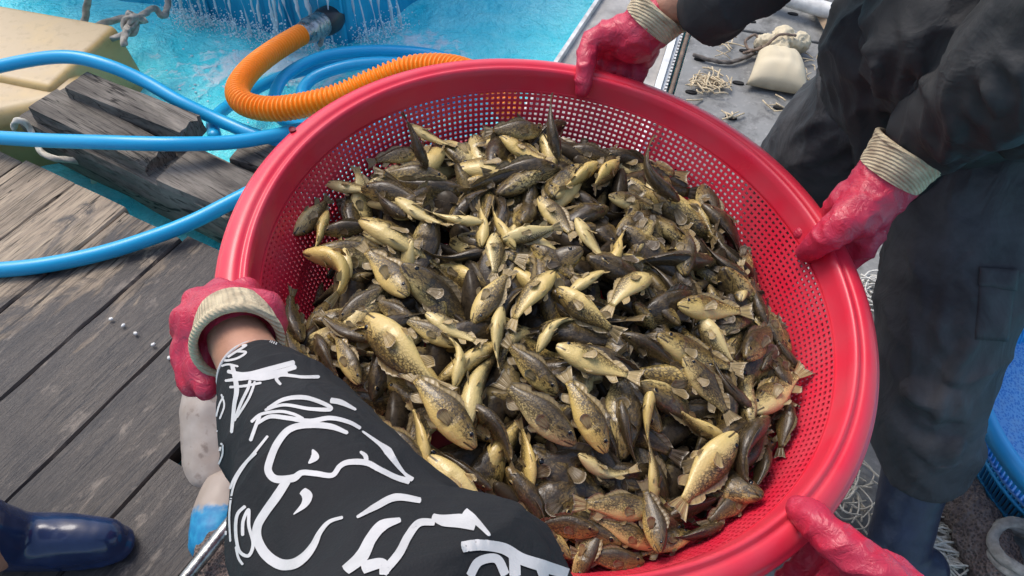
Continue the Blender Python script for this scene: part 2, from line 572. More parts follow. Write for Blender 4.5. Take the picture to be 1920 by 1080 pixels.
def plank_mesh(bm, uvl, p0, p1, q0, q1, z, h, seed, gap=0.0015, segs=None):
    rnd = random.Random(seed)
    n = segs or max(2, int((p1 - p0) / 0.03))
    rows = []
    zz = z + rnd.uniform(-0.004, 0.003)
    for i in range(n + 1):
        pp = p0 + (p1 - p0) * i / n
        j0 = 0.003 * noise.noise(Vector((pp * 9, seed * 3.3, 0))); j1 = 0.003 * noise.noise(Vector((pp * 9, seed * 3.3, 9)))
        e = 0.006 * noise.noise(Vector((seed, 4.4, 0))) if i in (0, n) else 0
        prof = [(q0 + gap + j0, zz - h), (q0 + gap + j0, zz - 0.006), (q0 + gap + 0.004 + j0, zz), (0.5 * (q0 + q1), zz + 0.0015),
                (q1 - gap - 0.004 + j1, zz), (q1 - gap + j1, zz - 0.006), (q1 - gap + j1, zz - h)]
        row = []
        for (qq, hh) in prof:
            v = PD * (pp + e) + ND * qq
            row.append((bm.verts.new((v.x, v.y, hh + 0.0015 * noise.noise(Vector((pp * 14, qq * 20, seed))))), pp + seed * 1.37, qq + seed * 0.71))
        rows.append(row)
    def face(L):
        f = bm.faces.new([x[0] for x in L])
        for lp, x in zip(f.loops, L): lp[uvl].uv = (x[1], x[2])
    for a, b in zip(rows, rows[1:]):
        for k in range(6): face([a[k], b[k], b[k + 1], a[k + 1]])
    face([rows[0][k] for k in range(7)]); face([rows[-1][k] for k in reversed(range(7))])


bm = bmesh.new(); uvl = bm.loops.layers.uv.new('UVMap')
for i in range(len(qs) - 1):
    plank_mesh(bm, uvl, -1.1, pe + random.uniform(-0.012, 0.012), qs[i], qs[i + 1], 0.0, 0.045, i + 1)
for k in range(6):
    plank_mesh(bm, uvl, -1.1, pnotch + (0 if k == 0 else random.uniform(-0.01, 0.01)), q4 + k * 0.19, q4 + (k + 1) * 0.19, 0.0, 0.045, 20 + k)
me = bpy.data.meshes.new('wooden_deck'); bm.normal_update(); bm.to_mesh(me); bm.free(); me.materials.append(M['deck'])
o = bpy.data.objects.new('wooden_deck', me); link(o); tag(o, kind='structure')
# joists below the deck, seen in the gaps
m = MB()
for pp in (pe - 0.08, pe - 0.7, pnotch - 0.12, pnotch - 0.7):
    a = PD * pp + ND * (q4 - 1.8); b = PD * pp + ND * (q4 + (0 if pp > pnotch else 1.1))
    a.z = b.z = -0.10
    m.add(tube([a, a.lerp(b, 0.5), b], 0.05, 4, True))
o = m.build('deck_joists', M['beam'], smooth=False); tag(o, kind='structure')
M['gap'] = simple('gap_shade_wood', (0.02, 0.02, 0.021), 0.6, 0.3)
# added dark planking under the gap where the buoys lie
a = PD * pnotch + ND * (q4 + 0.0)


# ------------------------------------------------------------------ timbers beside the deck
def timber(name, a, b, w, h, mat, label, cat, seed, rot_end=0.0, group=None):
    a, b = Vector(a), Vector(b)
    d = b - a; L = d.length; d.normalize(); s = Vector((-d.y, d.x, 0)).normalized(); u = s.cross(d) * -1
    if u.z < 0: u = -u
    nL, nw, nh = int(L / 0.012), 7, 5
    V, Fc = [], []
    ring = [(-1 + 2 * i / nw, 1) for i in range(nw)] + [(1, 1 - 2 * i / nh) for i in range(nh)] + [(1 - 2 * i / nw, -1) for i in range(nw)] + [(-1, -1 + 2 * i / nh) for i in range(nh)]
    nr = len(ring)
    for i in range(nL + 1):
        x = i / nL * L
        for (p, q) in ring:
            pp = math.copysign(min(abs(p), 0.97 - 0.03 * (abs(q) > 0.99)), p); qq = math.copysign(min(abs(q), 0.97 - 0.03 * (abs(p) > 0.99)), q)
            pos = Vector((x * 7, p * 3.0 + seed, q * 3.0))
            gr = noise.noise(Vector((x * 2.5, p * 14 + seed * 5, q * 14)))
            k = 1 + 0.05 * noise.noise(pos) + 0.05 * gr
            notch = 0.0
            if rot_end and x > L - rot_end:
                s_ = (x - L + rot_end) / rot_end
                notch = 0.45 * h * s_ * max(0, noise.noise(Vector((x * 18, p * 4, seed))) + 0.45)
            xe = x
            if i == nL: xe = x + 0.02 * noise.noise(Vector((p * 3, q * 3, seed)))
            v = a + d * xe + s * (pp * w / 2 * k) + u * (qq * h / 2 * k - (notch if q > 0 else 0))
            V.append(v)
    for i in range(nL):
        for k in range(nr):
            Fc.append((i * nr + k, i * nr + (k + 1) % nr, (i + 1) * nr + (k + 1) % nr, (i + 1) * nr + k))
    Fc.append(tuple(reversed(range(nr)))); Fc.append(tuple(range(nL * nr, nL * nr + nr)))
    o = meshobj(name, V, Fc, mat, smooth=False)
    bm = bmesh.new(); bm.from_mesh(o.data); bmesh.ops.recalc_face_normals(bm, faces=bm.faces); bm.to_mesh(o.data); bm.free()
    return tag(o, label, cat, group)


grp = 'old timbers lying beside the deck'
timber('timber_beam', G(95, 225, -0.05), G(560, 445, -0.05), 0.17, 0.13, M['beam'], 'long thick grey timber lowest of the stack, under the blue hose', 'beam', 1, group=grp)
timber('timber_beam', G(88, 198, 0.04), G(300, 300, 0.035), 0.10, 0.055, M['beam'], 'short rotten beam with a splintered end lying on the thick timber', 'beam', 2, 0.12, group=grp)
timber('timber_beam', G(150, 165, 0.07), G(362, 248, 0.06), 0.085, 0.06, M['beam'], 'squared grey plank with a clean cut end nearest the turquoise water', 'beam', 3, group=grp)
timber('timber_beam', G(330, 320, 0.02), G(520, 400, 0.0), 0.14, 0.05, M['beam'], 'broken grey board end lying close to the red basket', 'beam', 5, 0.15, group=grp)
timber('timber_beam', G(455, 285, 0.0), G(620, 330, -0.01), 0.12, 0.05, M['beam'], 'flat board end half hidden behind the red basket rim', 'beam', 6, group=grp)


# ------------------------------------------------------------------ cream floats
def rounded_box(cx, cy, cz, L, W, H, ang, bev, mat, name, taper=0.06, seed=0):
    bm = bmesh.new(); bmesh.ops.create_cube(bm, size=1)
    bmesh.ops.scale(bm, vec=(L, W, H), verts=bm.verts)
    for v in bm.verts:
        if v.co.z > 0: v.co.x *= 1 - taper; v.co.y *= 1 - taper
    bmesh.ops.bevel(bm, geom=list(bm.edges), offset=bev, segments=4, profile=0.6, affect='EDGES')
    bmesh.ops.subdivide_edges(bm, edges=bm.edges, cuts=1, use_grid_fill=True)
    for v in bm.verts: v.co += v.normal * 0.006 * noise.noise(v.co * 6 + Vector((seed, 0, 0)))
    bm.transform(Matrix.Translation((cx, cy, cz)) @ Matrix.Rotation(ang, 4, 'Z'))
    me = bpy.data.meshes.new(name); bm.to_mesh(me); bm.free()
    me.polygons.foreach_set('use_smooth', [True] * len(me.polygons)); me.materials.append(mat)
    return link(bpy.data.objects.new(name, me))


t = NT('yellowed_float_plastic')
p = t.geo(); sep = t.n('SeparateXYZ'); t.l(p, sep.inputs[0])
a = t.noise(p, 5, 5, 0.6); b = t.noise(p, 40, 4)
c = t.mix(t.ramp(a, [(0.3, 0.0), (0.7, 1.0)]), (0.64, 0.45, 0.19), (0.52, 0.33, 0.11))
up = t.n('NewGeometry').outputs['Normal']; s2 = t.n('SeparateXYZ'); t.l(up, s2.inputs[0])
# upward faces go cream: light on the lids put into the colour
c = t.mix(t.ramp(t.math('ADD', s2.outputs[2], t.math('MULTIPLY', t.math('SUBTRACT', a, 0.5), 0.5)), [(0.82, 0.0), (1.02, 0.9)]), c, (0.50, 0.38, 0.23))
c = t.mix(t.ramp(b, [(0.55, 0.0), (0.75, 0.35)]), c, (0.25, 0.16, 0.07))
t.bump(b, 0.15, 0.004)
M['float'] = t.set(c, 0.45, Subsurface_Weight=0.0)
gf = 'yellowed plastic floats'
pc = G(60, 95, 0.0)
o = rounded_box(-1.76, 2.22, -0.12, 1.05, 0.36, 0.28, R(-16), 0.028, M['float'], 'float_block', seed=1)
tag(o, 'larger yellowed float block with cream lid, farther from the deck', 'float', gf)
o = rounded_box(-1.68, 1.92, -0.12, 0.86, 0.40, 0.24, R(24), 0.06, M['float'], 'float_block', seed=5)
tag(o, 'golden brown float block nearer the deck, beneath the upper blue hose', 'float', gf)

# ------------------------------------------------------------------ hoses
HR = 0.0185


def hose(P, label, r=HR):
    o = MB().add(path_tube(P, r, 16, 18)).build('blue_hose', M['hose'])
    return tag(o, label, 'hose', 'blue water hoses')


hose([G(-160, 175, 0.08), G(-60, 140, 0.1), G(50, 114, 0.12), G(130, 107, 0.13), G(200, 122, 0.12), G(270, 152, 0.09), G(340, 192, 0.06), G(410, 225, 0.03), G(470, 250, 0.02), G(530, 268, 0.02), G(600, 275, 0.0), G(700, 290, -0.05)],
     'blue hose arching over the cream float, uppermost of the three at left')
hose([G(-160, 250, 0.03), G(-40, 256, 0.04), G(80, 263, 0.07), G(200, 267, 0.10), G(320, 270, 0.10), G(430, 267, 0.07), G(510, 255, 0.05), G(590, 238, 0.02), G(680, 230, -0.06)],
     'straight blue hose crossing the stacked timbers')
hose([G(-200, 500, 0.019), G(-90, 509, 0.019), G(0, 506, 0.019), G(90, 496, 0.019), G(190, 475, 0.021), G(280, 447, 0.028), G(360, 416, 0.04), G(430, 381, 0.05), G(500, 345, 0.05), G(570, 310, 0.03)],
     'blue hose lying in a curve across the wooden deck')
cz = -0.13
coil = [G(402, 255, 0.0), G(400, 228, -0.02), G(420, 205, -0.06), G(470, 172, -0.12), G(540, 140, cz), G(640, 118, cz), G(740, 112, cz), G(850, 122, cz),
        G(900, 160, cz), G(820, 215, cz), G(700, 240, cz), G(590, 240, cz + 0.02), G(527, 222, cz + 0.05), G(515, 180, cz + 0.05), G(540, 138, cz + 0.05), G(610, 105, cz + 0.05), G(710, 95, cz + 0.05), G(820, 105, cz + 0.05),
        G(890, 140, cz + 0.03), G(820, 190, cz + 0.03), G(690, 210, cz + 0.03), G(600, 205, cz + 0.04), G(566, 178, cz + 0.04), G(590, 145, cz + 0.05), G(660, 122, cz + 0.07), G(740, 118, cz + 0.07), G(830, 130, cz + 0.05), G(880, 170, cz)]
hose(coil, 'coil of blue hose in the turquoise water beneath the orange hose')

# orange corrugated hose
root = empty('corrugated_hose', G(590, 50, 0.05))
bpy.context.view_layer.update()
tag(root, 'orange corrugated suction hose curving down from the blue tank', 'hose')
P = [D(578, 58, 2.62), D(552, 72, 2.56), D(510, 98, 2.46), D(470, 130, 2.34), D(446, 166, 2.24), D(456, 192, 2.17), D(500, 204, 2.13), D(560, 199, 2.10), D(630, 182, 2.08), D(700, 152, 2.08), D(770, 128, 2.07), D(850, 128, 2.02), D(920, 160, 1.93), D(960, 210, 1.85)]
n = 1300
Q = catmull(P, n)
ln = np.cumsum([0] + [(Q[i + 1] - Q[i]).length for i in range(n)])
rad = [0.0300 + 0.0042 * math.sin(2 * math.pi * s / 0.0135) for s in ln]
MB().add(tube(Q, rad, 22)).build('hose_body', M['orange'], root)
M['steel'] = simple('wet_steel', (0.32, 0.32, 0.31), 0.28, 0.5, 50, 0.2, Metallic=0.9)
M['blackrub'] = simple('black_rubber', (0.022, 0.022, 0.024), 0.35, 0.3, 40)
d0 = (P[0] - P[1]).normalized()
m = MB()
m.add(tube([P[0] - d0 * 0.02, P[0] + d0 * 0.10], 0.037, 20))
for k in range(5): m.add(tube([P[0] + d0 * (0.005 + k * 0.02), P[0] + d0 * (0.013 + k * 0.02)], 0.042, 20))
m.build('coupling', M['steel'], root)
m = MB(); m.add(tube([P[0] + d0 * 0.10, P[0] + d0 * 0.14], 0.047, 20)); m.build('rubber_flange', M['blackrub'], root)


# ------------------------------------------------------------------ ropes
def rope_geo(P, r, seg=16, lay=55):
    n = (len(P) - 1) * seg
    Q = catmull(P, n)
    ln = np.cumsum([0] + [(Q[i + 1] - Q[i]).length for i in range(n)])
    return tube(Q, r, 12, True, fn=lambda i, a: 1 + 0.16 * math.cos(3 * a - ln[i] / r * 1.1))


M['rope'] = simple('weathered_rope', (0.34, 0.31, 0.26), 0.9, 0.35, 60, 0.4, 400)
M['whiterope'] = simple('pale_rope_fibre', (0.62, 0.58, 0.48), 0.9, 0.25, 60, 0.3, 400)
gr = 'ropes at the tank and deck'
o = MB().add(rope_geo([D(168, -60, 2.55), D(164, 0, 2.62), D(160, 30, 2.66), D(154, 58, 2.66), D(175, 52, 2.68), D(205, 40, 2.7), D(240, 33, 2.72)], 0.011)).build('rope', M['rope']); tag(o, 'grey rope hanging above the cream float with a loose loop', 'rope', gr)
m = MB(); m.add(rope_geo([D(232, 82, 2.45), D(236, 60, 2.5), D(246, 46, 2.55), D(268, 28, 2.62), D(290, 16, 2.7), D(306, 30, 2.72), D(314, 12, 2.75), D(316, -40, 2.8)], 0.0105))
m.add(rope_geo([D(200, 74, 2.5), D(225, 68, 2.5), D(240, 58, 2.5)], 0.009))
for k in range(5):
    c = D(244 + k * 3, 48 - k * 4, 2.54); m.add(rope_geo([c + Vector((0.022 * math.cos(a * 1.05 + k), 0.018 * math.sin(a * 1.05 + k), 0.02 * math.sin(a * 1.05 + k * 2))) for a in range(7)], 0.008, 6))
o = m.build('rope', M['rope']); tag(o, 'thick knotted grey rope at the foot of the blue tank wall', 'rope', gr)
o = MB().add(rope_geo([D(605, -30, 2.75), D(608, 20, 2.72), D(610, 50, 2.7), D(600, 84, 2.68)], 0.008)).build('rope', M['rope']); tag(o, 'thin rope hanging beside the orange hose coupling', 'rope', gr)
o = MB().add(rope_geo([G(26, 240, 0.0), G(30, 227, 0.03), G(44, 228, 0.03), G(58, 245, 0.0), G(70, 272, -0.02), G(86, 292, -0.03), G(120, 299, -0.04), G(150, 303, -0.06), G(168, 316, -0.1), G(176, 340, -0.15)], 0.0085)).build('rope', M['whiterope']); tag(o, 'pale rope looped at the deck edge under the straight blue hose', 'rope', gr)

# ------------------------------------------------------------------ right platform
t = NT('grey_platform_plastic')
p = t.geo()
a = t.noise(p, 4, 6, 0.65); b = t.noise(p, 35, 5, 0.7); f = t.noise(p, 220, 2)
c = t.mix(t.ramp(a, [(0.3, 0.0), (0.7, 1.0)]), (0.15, 0.153, 0.145), (0.26, 0.26, 0.245))
c = t.mix(t.ramp(b, [(0.55, 0.0), (0.72, 0.6)]), c, (0.42, 0.41, 0.38))
c = t.mix(t.ramp(t.noise(p, 12, 6, 0.7), [(0.50, 0.0), (0.66, 0.85)]), c, (0.075, 0.075, 0.07))
t.bump(t.math('ADD', b, t.math('MULTIPLY', f, 0.3)), 0.3, 0.004)
M['panel'] = t.set(c, 0.62)
M['concrete'] = simple('pale_weathered_concrete', (0.36, 0.34, 0.31), 0.8, 0.3, 16, 0.4, 80)
RA = R(73)
RU = Vector((math.cos(RA), math.sin(RA), 0)); RV = Vector((math.sin(RA), -math.cos(RA), 0))     # along / across the rail
r0 = 0.5 * (G(1262, 60).dot(RV) + G(1228, 160).dot(RV))
r1 = 0.5 * (G(1300, 30).dot(RV) + G(1268, 165).dot(RV))


def rect(p0, p1, q0, q1, z0, z1):
    V = []
    for z in (z0, z1):
        for (a, b) in ((p0, q0), (p1, q0), (p1, q1), (p0, q1)):
            v = RU * a + RV * b; V.append((v.x, v.y, z))
    return V, [(3, 2, 1, 0), (4, 5, 6, 7), (0, 1, 5, 4), (1, 2, 6, 5), (2, 3, 7, 6), (3, 0, 4, 7)]


# quay strip between water and rail (edge not quite parallel to the rail)
e0, e1 = G(1136, -10, 0.0), G(1050, 120, 0.0)
ed = (e1 - e0).normalized()
A0, A1 = e0 - ed * 2.0, e0 + ed * 1.6
B0 = RU * A0.dot(RU) + RV * (r0 - 0.004); B1 = RU * A1.dot(RU) + RV * (r0 - 0.004)
V = [(v.x, v.y, z) for z in (-0.12, 0.0) for v in (A0, A1, B1, B0)]
o = meshobj('quay_strip', V, [(3, 2, 1, 0), (4, 5, 6, 7), (0, 1, 5, 4), (1, 2, 6, 5), (2, 3, 7, 6), (3, 0, 4, 7)], M['concrete'], smooth=False); tag(o, kind='structure')
M['palemetal'] = simple('pale_metal', (0.62, 0.61, 0.57), 0.45, 0.25, 30, 0.2, 120)
ev = Vector((ed.y, -ed.x, 0)); ev = ev if ev.x < 0 else -ev
V = []
for z in (-0.1, 0.02):
    for q in (A0, A1):
        for s in (0.0, 0.012): V.append(tuple(Vector((q.x, q.y, z)) + ev * (s + 0.001)))
o = meshobj('edge_strip', V, [(0, 1, 5, 4), (2, 6, 7, 3), (4, 5, 7, 6), (0, 4, 6, 2), (1, 3, 7, 5), (0, 2, 3, 1)], M['palemetal'], smooth=False)
tag(o, 'thin pale metal edging along the water side of the concrete strip', 'edging')
# rail: white flat bar, toothed strip, brown tube
rail = empty('guide_rail', RU * 2.0 + RV * r0)
bpy.context.view_layer.update()
tag(rail, 'pale metal rail with toothed strip and brown bar beside the farther glove', 'rail')
M['whitebar'] = simple('white_painted_metal', (0.70, 0.70, 0.66), 0.45, 0.15, 30, 0.15, 150)
M['rust'] = simple('brown_rusty_metal', (0.17, 0.12, 0.085), 0.7, 0.4, 40, 0.3, 200)
w = r1 - r0
MB().add(rect(0.6, 3.6, r0, r0 + w * 0.36, -0.06, 0.022)).build('flat_bar', M['whitebar'], rail, smooth=False)
m = MB(); m.add(rect(0.6, 3.6, r0 + w * 0.38, r0 + w * 0.52, -0.06, 0.008))
k = 0.6
while k < 3.6:
    m.add(rect(k, k + 0.009, r0 + w * 0.53, r0 + w * 0.64, -0.03, 0.008)); k += 0.017
m.build('toothed_strip', M['palemetal'], rail, smooth=False)
MB().add(tube([RU * 0.6 + RV * (r0 + w * 0.88) + Vector((0, 0, -0.003)), RU * 3.6 + RV * (r0 + w * 0.88) + Vector((0, 0, -0.003))], w * 0.13, 10)).build('brown_bar', M['rust'], rail)

# slotted grey panels
bm = bmesh.new()
def panel(p0, p1, q0, q1, z=0.0, slots=True, sp=0.17, sq=0.13):
    g = 0.004
    V, Fc = rect(p0 + g, p1 - g, q0 + g, q1 - g, z - 0.04, z)
    vs = [bm.verts.new(v) for v in V]
    for f in Fc: bm.faces.new([vs[i] for i in f])
pr = [0.55, 1.02, 1.235, 1.62, 2.36, 3.3]
for i in range(len(pr) - 1):
    panel(pr[i], pr[i + 1], r1, r1 + 0.60, -0.002 * (i % 2)); panel(pr[i] - 0.1, pr[i + 1] - 0.1, r1 + 0.60, r1 + 1.6, -0.003)
me = bpy.data.meshes.new('platform'); bm.to_mesh(me); bm.free(); me.materials.append(M['panel'])
o = bpy.data.objects.new('platform', me); link(o)
bv = o.modifiers.new('b', 'BEVEL'); bv.width = 0.004; bv.segments = 2
tag(o, kind='structure')
M['black'] = simple('slot_shade_black', (0.008, 0.008, 0.008), 0.9, 0.2)
m = MB()                                                       # drain slots: flat black caps, the shade inside put into the colour
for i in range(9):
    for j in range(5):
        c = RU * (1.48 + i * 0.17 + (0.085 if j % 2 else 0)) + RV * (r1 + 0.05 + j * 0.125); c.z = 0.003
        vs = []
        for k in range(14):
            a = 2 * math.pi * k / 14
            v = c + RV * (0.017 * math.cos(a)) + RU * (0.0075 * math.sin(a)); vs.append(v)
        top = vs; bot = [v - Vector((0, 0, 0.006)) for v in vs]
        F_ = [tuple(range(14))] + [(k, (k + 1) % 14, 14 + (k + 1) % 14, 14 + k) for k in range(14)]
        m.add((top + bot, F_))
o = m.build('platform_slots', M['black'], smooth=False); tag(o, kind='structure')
# brown wooden batten at the panel's far right edge
q = 0.5 * (G(1545, 40).dot(RV) + G(1575, 90).dot(RV))
a, b = G(1535, 22, 0.02), G(1580, 100, 0.02)
o = MB().add(tube([a - (b - a) * 0.1, a.lerp(b, 0.5), b + (b - a) * 1.0], 0.016, 4)).build('wooden_batten', simple('pale_batten_wood', (0.34, 0.24, 0.15), 0.8, 0.3, 40), smooth=False); tag(o, 'thin pale wooden batten edging the grey panel behind the sandbag', 'batten')
# white pipe and net beyond
a, b = G(1440, -14, 0.05), G(1600, 34, 0.05)
dn = (b - a)
o = MB().add(tube([a - dn * 1.5, a, b, b + dn * 1.5], 0.025, 14)).build('pipe', M['palemetal']); tag(o, 'pale grey pipe lying across the far end of the platform', 'pipe')
M['net'] = simple('green_net_twine', (0.10, 0.16, 0.12), 0.8, 0.3, 60)
m = MB()
a, b = G(1380, -60, 0.02), G(1660, 20, 0.02); dn = (b - a).normalized(); pn = Vector((-dn.y, dn.x, 0))
for i in range(60):
    P = [a + dn * (i * 0.02 + 0.006 * math.sin(j * 3.14)) + pn * (j * 0.02) + Vector((0, 0, 0.02 * noise.noise(Vector((i * .2, j * .2, 0))) + 0.03)) for j in range(0, 30)]
    m.add(tube(P, 0.002, 4))
for j in range(30):
    P = [a + dn * (i * 0.02) + pn * (j * 0.02 + 0.01 * ((i % 2))) + Vector((0, 0, 0.02 * noise.noise(Vector((i * .2, j * .2, 0))) + 0.03)) for i in range(0, 60)]
    m.add(tube(P, 0.002, 4))
o = m.build('fishing_net', M['net']); tag(o, 'green mesh net spread beyond the pale pipe', 'net')
# pale stuff bits right of batten
M['straw'] = simple('pale_straw', (0.55, 0.45, 0.29), 0.8, 0.3, 60)
m = MB(); rs = random.Random(11)
def scraps(cx, cy, sx, sy, n, L0, L1, r):
    for k in range(n):
        c = G(rs.gauss(cx, sx), rs.gauss(cy, sy), 0.006 + 0.012 * rs.random())
        a = rs.uniform(0, 6.28); L = rs.uniform(L0, L1)
        d = Vector((math.cos(a), math.sin(a), rs.uniform(-0.1, 0.2)))
        m.add(path_tube([c - d * L / 2, c + Vector((rs.gauss(0, .005), rs.gauss(0, .005), .004)), c + d * L / 2], r * rs.uniform(0.7, 1.3), 3, 5))
scraps(1325, 152, 14, 10, 46, 0.02, 0.06, 0.0022); scraps(1352, 158, 8, 8, 26, 0.015, 0.04, 0.002); scraps(1372, 212, 8, 4, 5, 0.02, 0.05, 0.0022); scraps(1475, 200, 20, 8, 12, 0.02, 0.05, 0.002); scraps(1370, 90, 14, 10, 8, 0.03, 0.07, 0.002)
scraps(1515, 150, 8, 25, 22, 0.02, 0.05, 0.0015)
o = m.build('straw', M['straw']); tag(o, 'loose pale straw scraps scattered around the sandbag', 'straw', kind='stuff')
o = MB().add(rope_geo([G(1302, 103, 0.01), G(1330, 112, 0.01), G(1365, 117, 0.01), G(1392, 110, 0.012), G(1415, 100, 0.014)], 0.006)).build('rope', simple('dark_rope', (0.12, 0.105, 0.09), 0.9, 0.4, 80)); tag(o, 'short dark frayed rope lying left of the sandbag', 'rope', gr)

# sandbag
t = NT('cream_woven_sack')
p = t.geo()
w1 = t.n('TexWave'); w1.inputs['Scale'].default_value = 160; w1.bands_direction = 'X'; t.l(t.mapping(p, rot=(0, 0, 0.5)), w1.inputs[0])
w2 = t.n('TexWave'); w2.inputs['Scale'].default_value = 160; w2.bands_direction = 'Y'; t.l(t.mapping(p, rot=(0, 0, 0.5)), w2.inputs[0])
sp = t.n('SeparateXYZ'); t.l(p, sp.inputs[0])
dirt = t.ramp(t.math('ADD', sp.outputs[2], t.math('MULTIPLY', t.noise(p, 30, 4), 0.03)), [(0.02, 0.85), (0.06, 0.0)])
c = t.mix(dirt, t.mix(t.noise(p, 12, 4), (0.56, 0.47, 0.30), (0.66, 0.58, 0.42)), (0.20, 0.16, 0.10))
t.bump(t.math('ADD', w1.outputs[1], w2.outputs[1]), 0.15, 0.002)
M['sack'] = t.set(c, 0.85)
A_, B_, C_, E_ = G(1395, 168, 0.0), G(1512, 190, 0.0), G(1500, 122, 0.0), G(1418, 106, 0.0)
bagc = (A_ + B_ + C_ + E_) / 4
bag = empty('sandbag', bagc); bpy.context.view_layer.update()
tag(bag, 'small cream sandbag tied at the neck on the grey panel', 'sandbag')
n = 26; V, Fc = [], []
for side in (0, 1):
    for j in range(n + 1):
        for i in range(n + 1):
            u, v = i / n, j / n
            e = (1 - abs(2 * u - 1) ** 3.0) * (1 - abs(2 * v - 1) ** 3.0)
            q = (A_ * (1 - u) + B_ * u) * (1 - v) + (E_ * (1 - u) + C_ * u) * v
            cshift = (bagc - q) * 0.10 * (1 - max(abs(2 * u - 1), abs(2 * v - 1)) * 0) * (1 - min(1, 1.2 * abs(abs(2 * u - 1) - abs(2 * v - 1)) * 0)) * (4 * u * (1 - u) if abs(2 * v - 1) > 0.99 else (4 * v * (1 - v) if abs(2 * u - 1) > 0.99 else 0))
            z = 0.016 + (0.065 * e ** 0.6 if side == 0 else -0.010 * e ** 0.5)
            z += 0.006 * noise.noise(Vector((u * 6, v * 6, 1))) * e
            V.append((q.x + cshift.x, q.y + cshift.y, z))
W = n + 1; S = W * W
for j in range(n):
    for i in range(n):
        k = j * W + i
        Fc.append((k, k + 1, k + W + 1, k + W)); Fc.append((S + k, S + k + W, S + k + W + 1, S + k + 1))
o = meshobj('bag_body', V, Fc, M['sack'], bag)
bm = bmesh.new(); bm.from_mesh(o.data); bmesh.ops.remove_doubles(bm, verts=bm.verts, dist=0.0008); bmesh.ops.recalc_face_normals(bm, faces=bm.faces); bm.to_mesh(o.data); bm.free()
nk = (E_ * 0.45 + C_ * 0.55)
fuse('tied_neck', [([nk + Vector((-0.02, -0.01, 0.035)), nk + Vector((0.0, 0.03, 0.05)), nk + Vector((0.01, 0.06, 0.045))], [0.03, 0.02, 0.032]), ([nk + Vector((0.03, 0.03, 0.045)), nk + Vector((0.06, 0.045, 0.035))], [0.022, 0.03]), ([nk + Vector((-0.03, 0.04, 0.045)), nk + Vector((-0.05, 0.05, 0.03))], [0.02, 0.024])], 0.004, M['sack'], bag, 4, [(0.006, 60, 'ridge')])
MB().add(rope_geo([nk + Vector((0.03, 0.02, 0.075)), nk + Vector((-0.02, 0.015, 0.08)), nk + Vector((-0.06, 0.0, 0.05)), nk + Vector((-0.09, 0.03, 0.02)), nk + Vector((-0.10, 0.06, 0.03)), nk + Vector((-0.07, 0.07, 0.045)), nk + Vector((-0.06, 0.03, 0.03)), nk + Vector((-0.11, 0.02, 0.015))], 0.004)).build('drawstring', M['rust'], bag)

# lower right: brown planks under the worker
bm = bmesh.new(); uvl = bm.loops.layers.uv.new('UVMap')
PD_s, ND_s = PD, ND
PD = Vector((math.cos(R(72)), math.sin(R(72)), 0)); ND = Vector((math.sin(R(72)), -math.cos(R(72)), 0))
for i in range(11):
    plank_mesh(bm, uvl, -1.0, 1.17, 0.02 + i * 0.145, 0.02 + (i + 1) * 0.145, -0.012, 0.04, 50 + i, gap=0.006)
PD, ND = PD_s, ND_s
me = bpy.data.meshes.new('plank_floor'); bm.normal_update(); bm.to_mesh(me); bm.free(); me.materials.append(M['plank'])
o = bpy.data.objects.new('plank_floor', me); link(o); tag(o, kind='structure')


# ------------------------------------------------------------------ the red basket
CB = Vector((0.0659, 0.6708, 1.41 - 0.7602)); NB = Vector((0.15186, -0.08055, 0.98511)).normalized()
EX = Vector((0, 1, 0)).cross(NB).normalized(); EY = NB.cross(EX)
BM = Matrix(((EX.x, EY.x, NB.x, CB.x), (EX.y, EY.y, NB.y, CB.y), (EX.z, EY.z, NB.z, CB.z), (0, 0, 0, 1)))
BI = BM.inverted()


def BL(r, th, h):                        # cylindrical basket coordinates -> world
    return BM @ Vector((r * math.cos(th), r * math.sin(th), h))


WALL_R, WALL_S, DEPTH = 0.389, 0.40, 0.30
basket = bpy.data.objects.new('basket', None); basket.matrix_world = BM; link(basket)
tag(basket, 'large round red plastic mesh basket heaped with fish', 'basket')


def lathe(prof, n=192, closed=True):
    V, Fc = [], []
    for i in range(n):
        a = 2 * math.pi * i / n
        for (r, h) in prof: V.append((r * math.cos(a), r * math.sin(a), h))
    m_ = len(prof)
    for i in range(n):
        for k in range(m_ if closed else m_ - 1):
            a0 = i * m_ + k; a1 = i * m_ + (k + 1) % m_; b0 = ((i + 1) % n) * m_ + k; b1 = ((i + 1) % n) * m_ + (k + 1) % m_
            Fc.append((a0, b0, b1, a1))
    return V, Fc


def local_obj(name, V, Fc, mat, parent, smooth=True):
    o = meshobj(name, V, Fc, mat, None, smooth); o.parent = parent; o.matrix_parent_inverse = Matrix.Identity(4)
    return o


prof = [(0.3725, -0.040), (0.3745, -0.036), (0.3790, -0.014), (0.3815, -0.004), (0.3845, -0.0005), (0.3875, -0.0012), (0.3900, -0.0040), (0.3925, -0.0048), (0.3950, -0.0030),
        (0.3985, -0.0016), (0.4050, -0.0032), (0.4120, -0.0062), (0.4165, -0.0100), (0.4185, -0.0135), (0.4200, -0.0140), (0.4215, -0.0165), (0.4215, -0.036), (0.4195, -0.0375), (0.4170, -0.036),
        (0.4165, -0.020), (0.4090, -0.0115), (0.3960, -0.0085), (0.3875, -0.0105), (0.3850, -0.018), (0.3805, -0.037), (0.3775, -0.041)]
V, Fc = lathe(prof, 256)
V = [(x * (1 + 0.004 * math.sin(2 * math.atan2(y, x) + 1)), y * (1 + 0.003 * math.sin(2 * math.atan2(y, x) + 1)), z + 0.002 * math.sin(3 * math.atan2(y, x))) for x, y, z in V]
rim = local_obj('rim', V, Fc, M['red'], basket)
bm = bmesh.new(); bm.from_mesh(rim.data); bmesh.ops.recalc_face_normals(bm, faces=bm.faces); bm.to_mesh(rim.data); bm.free()
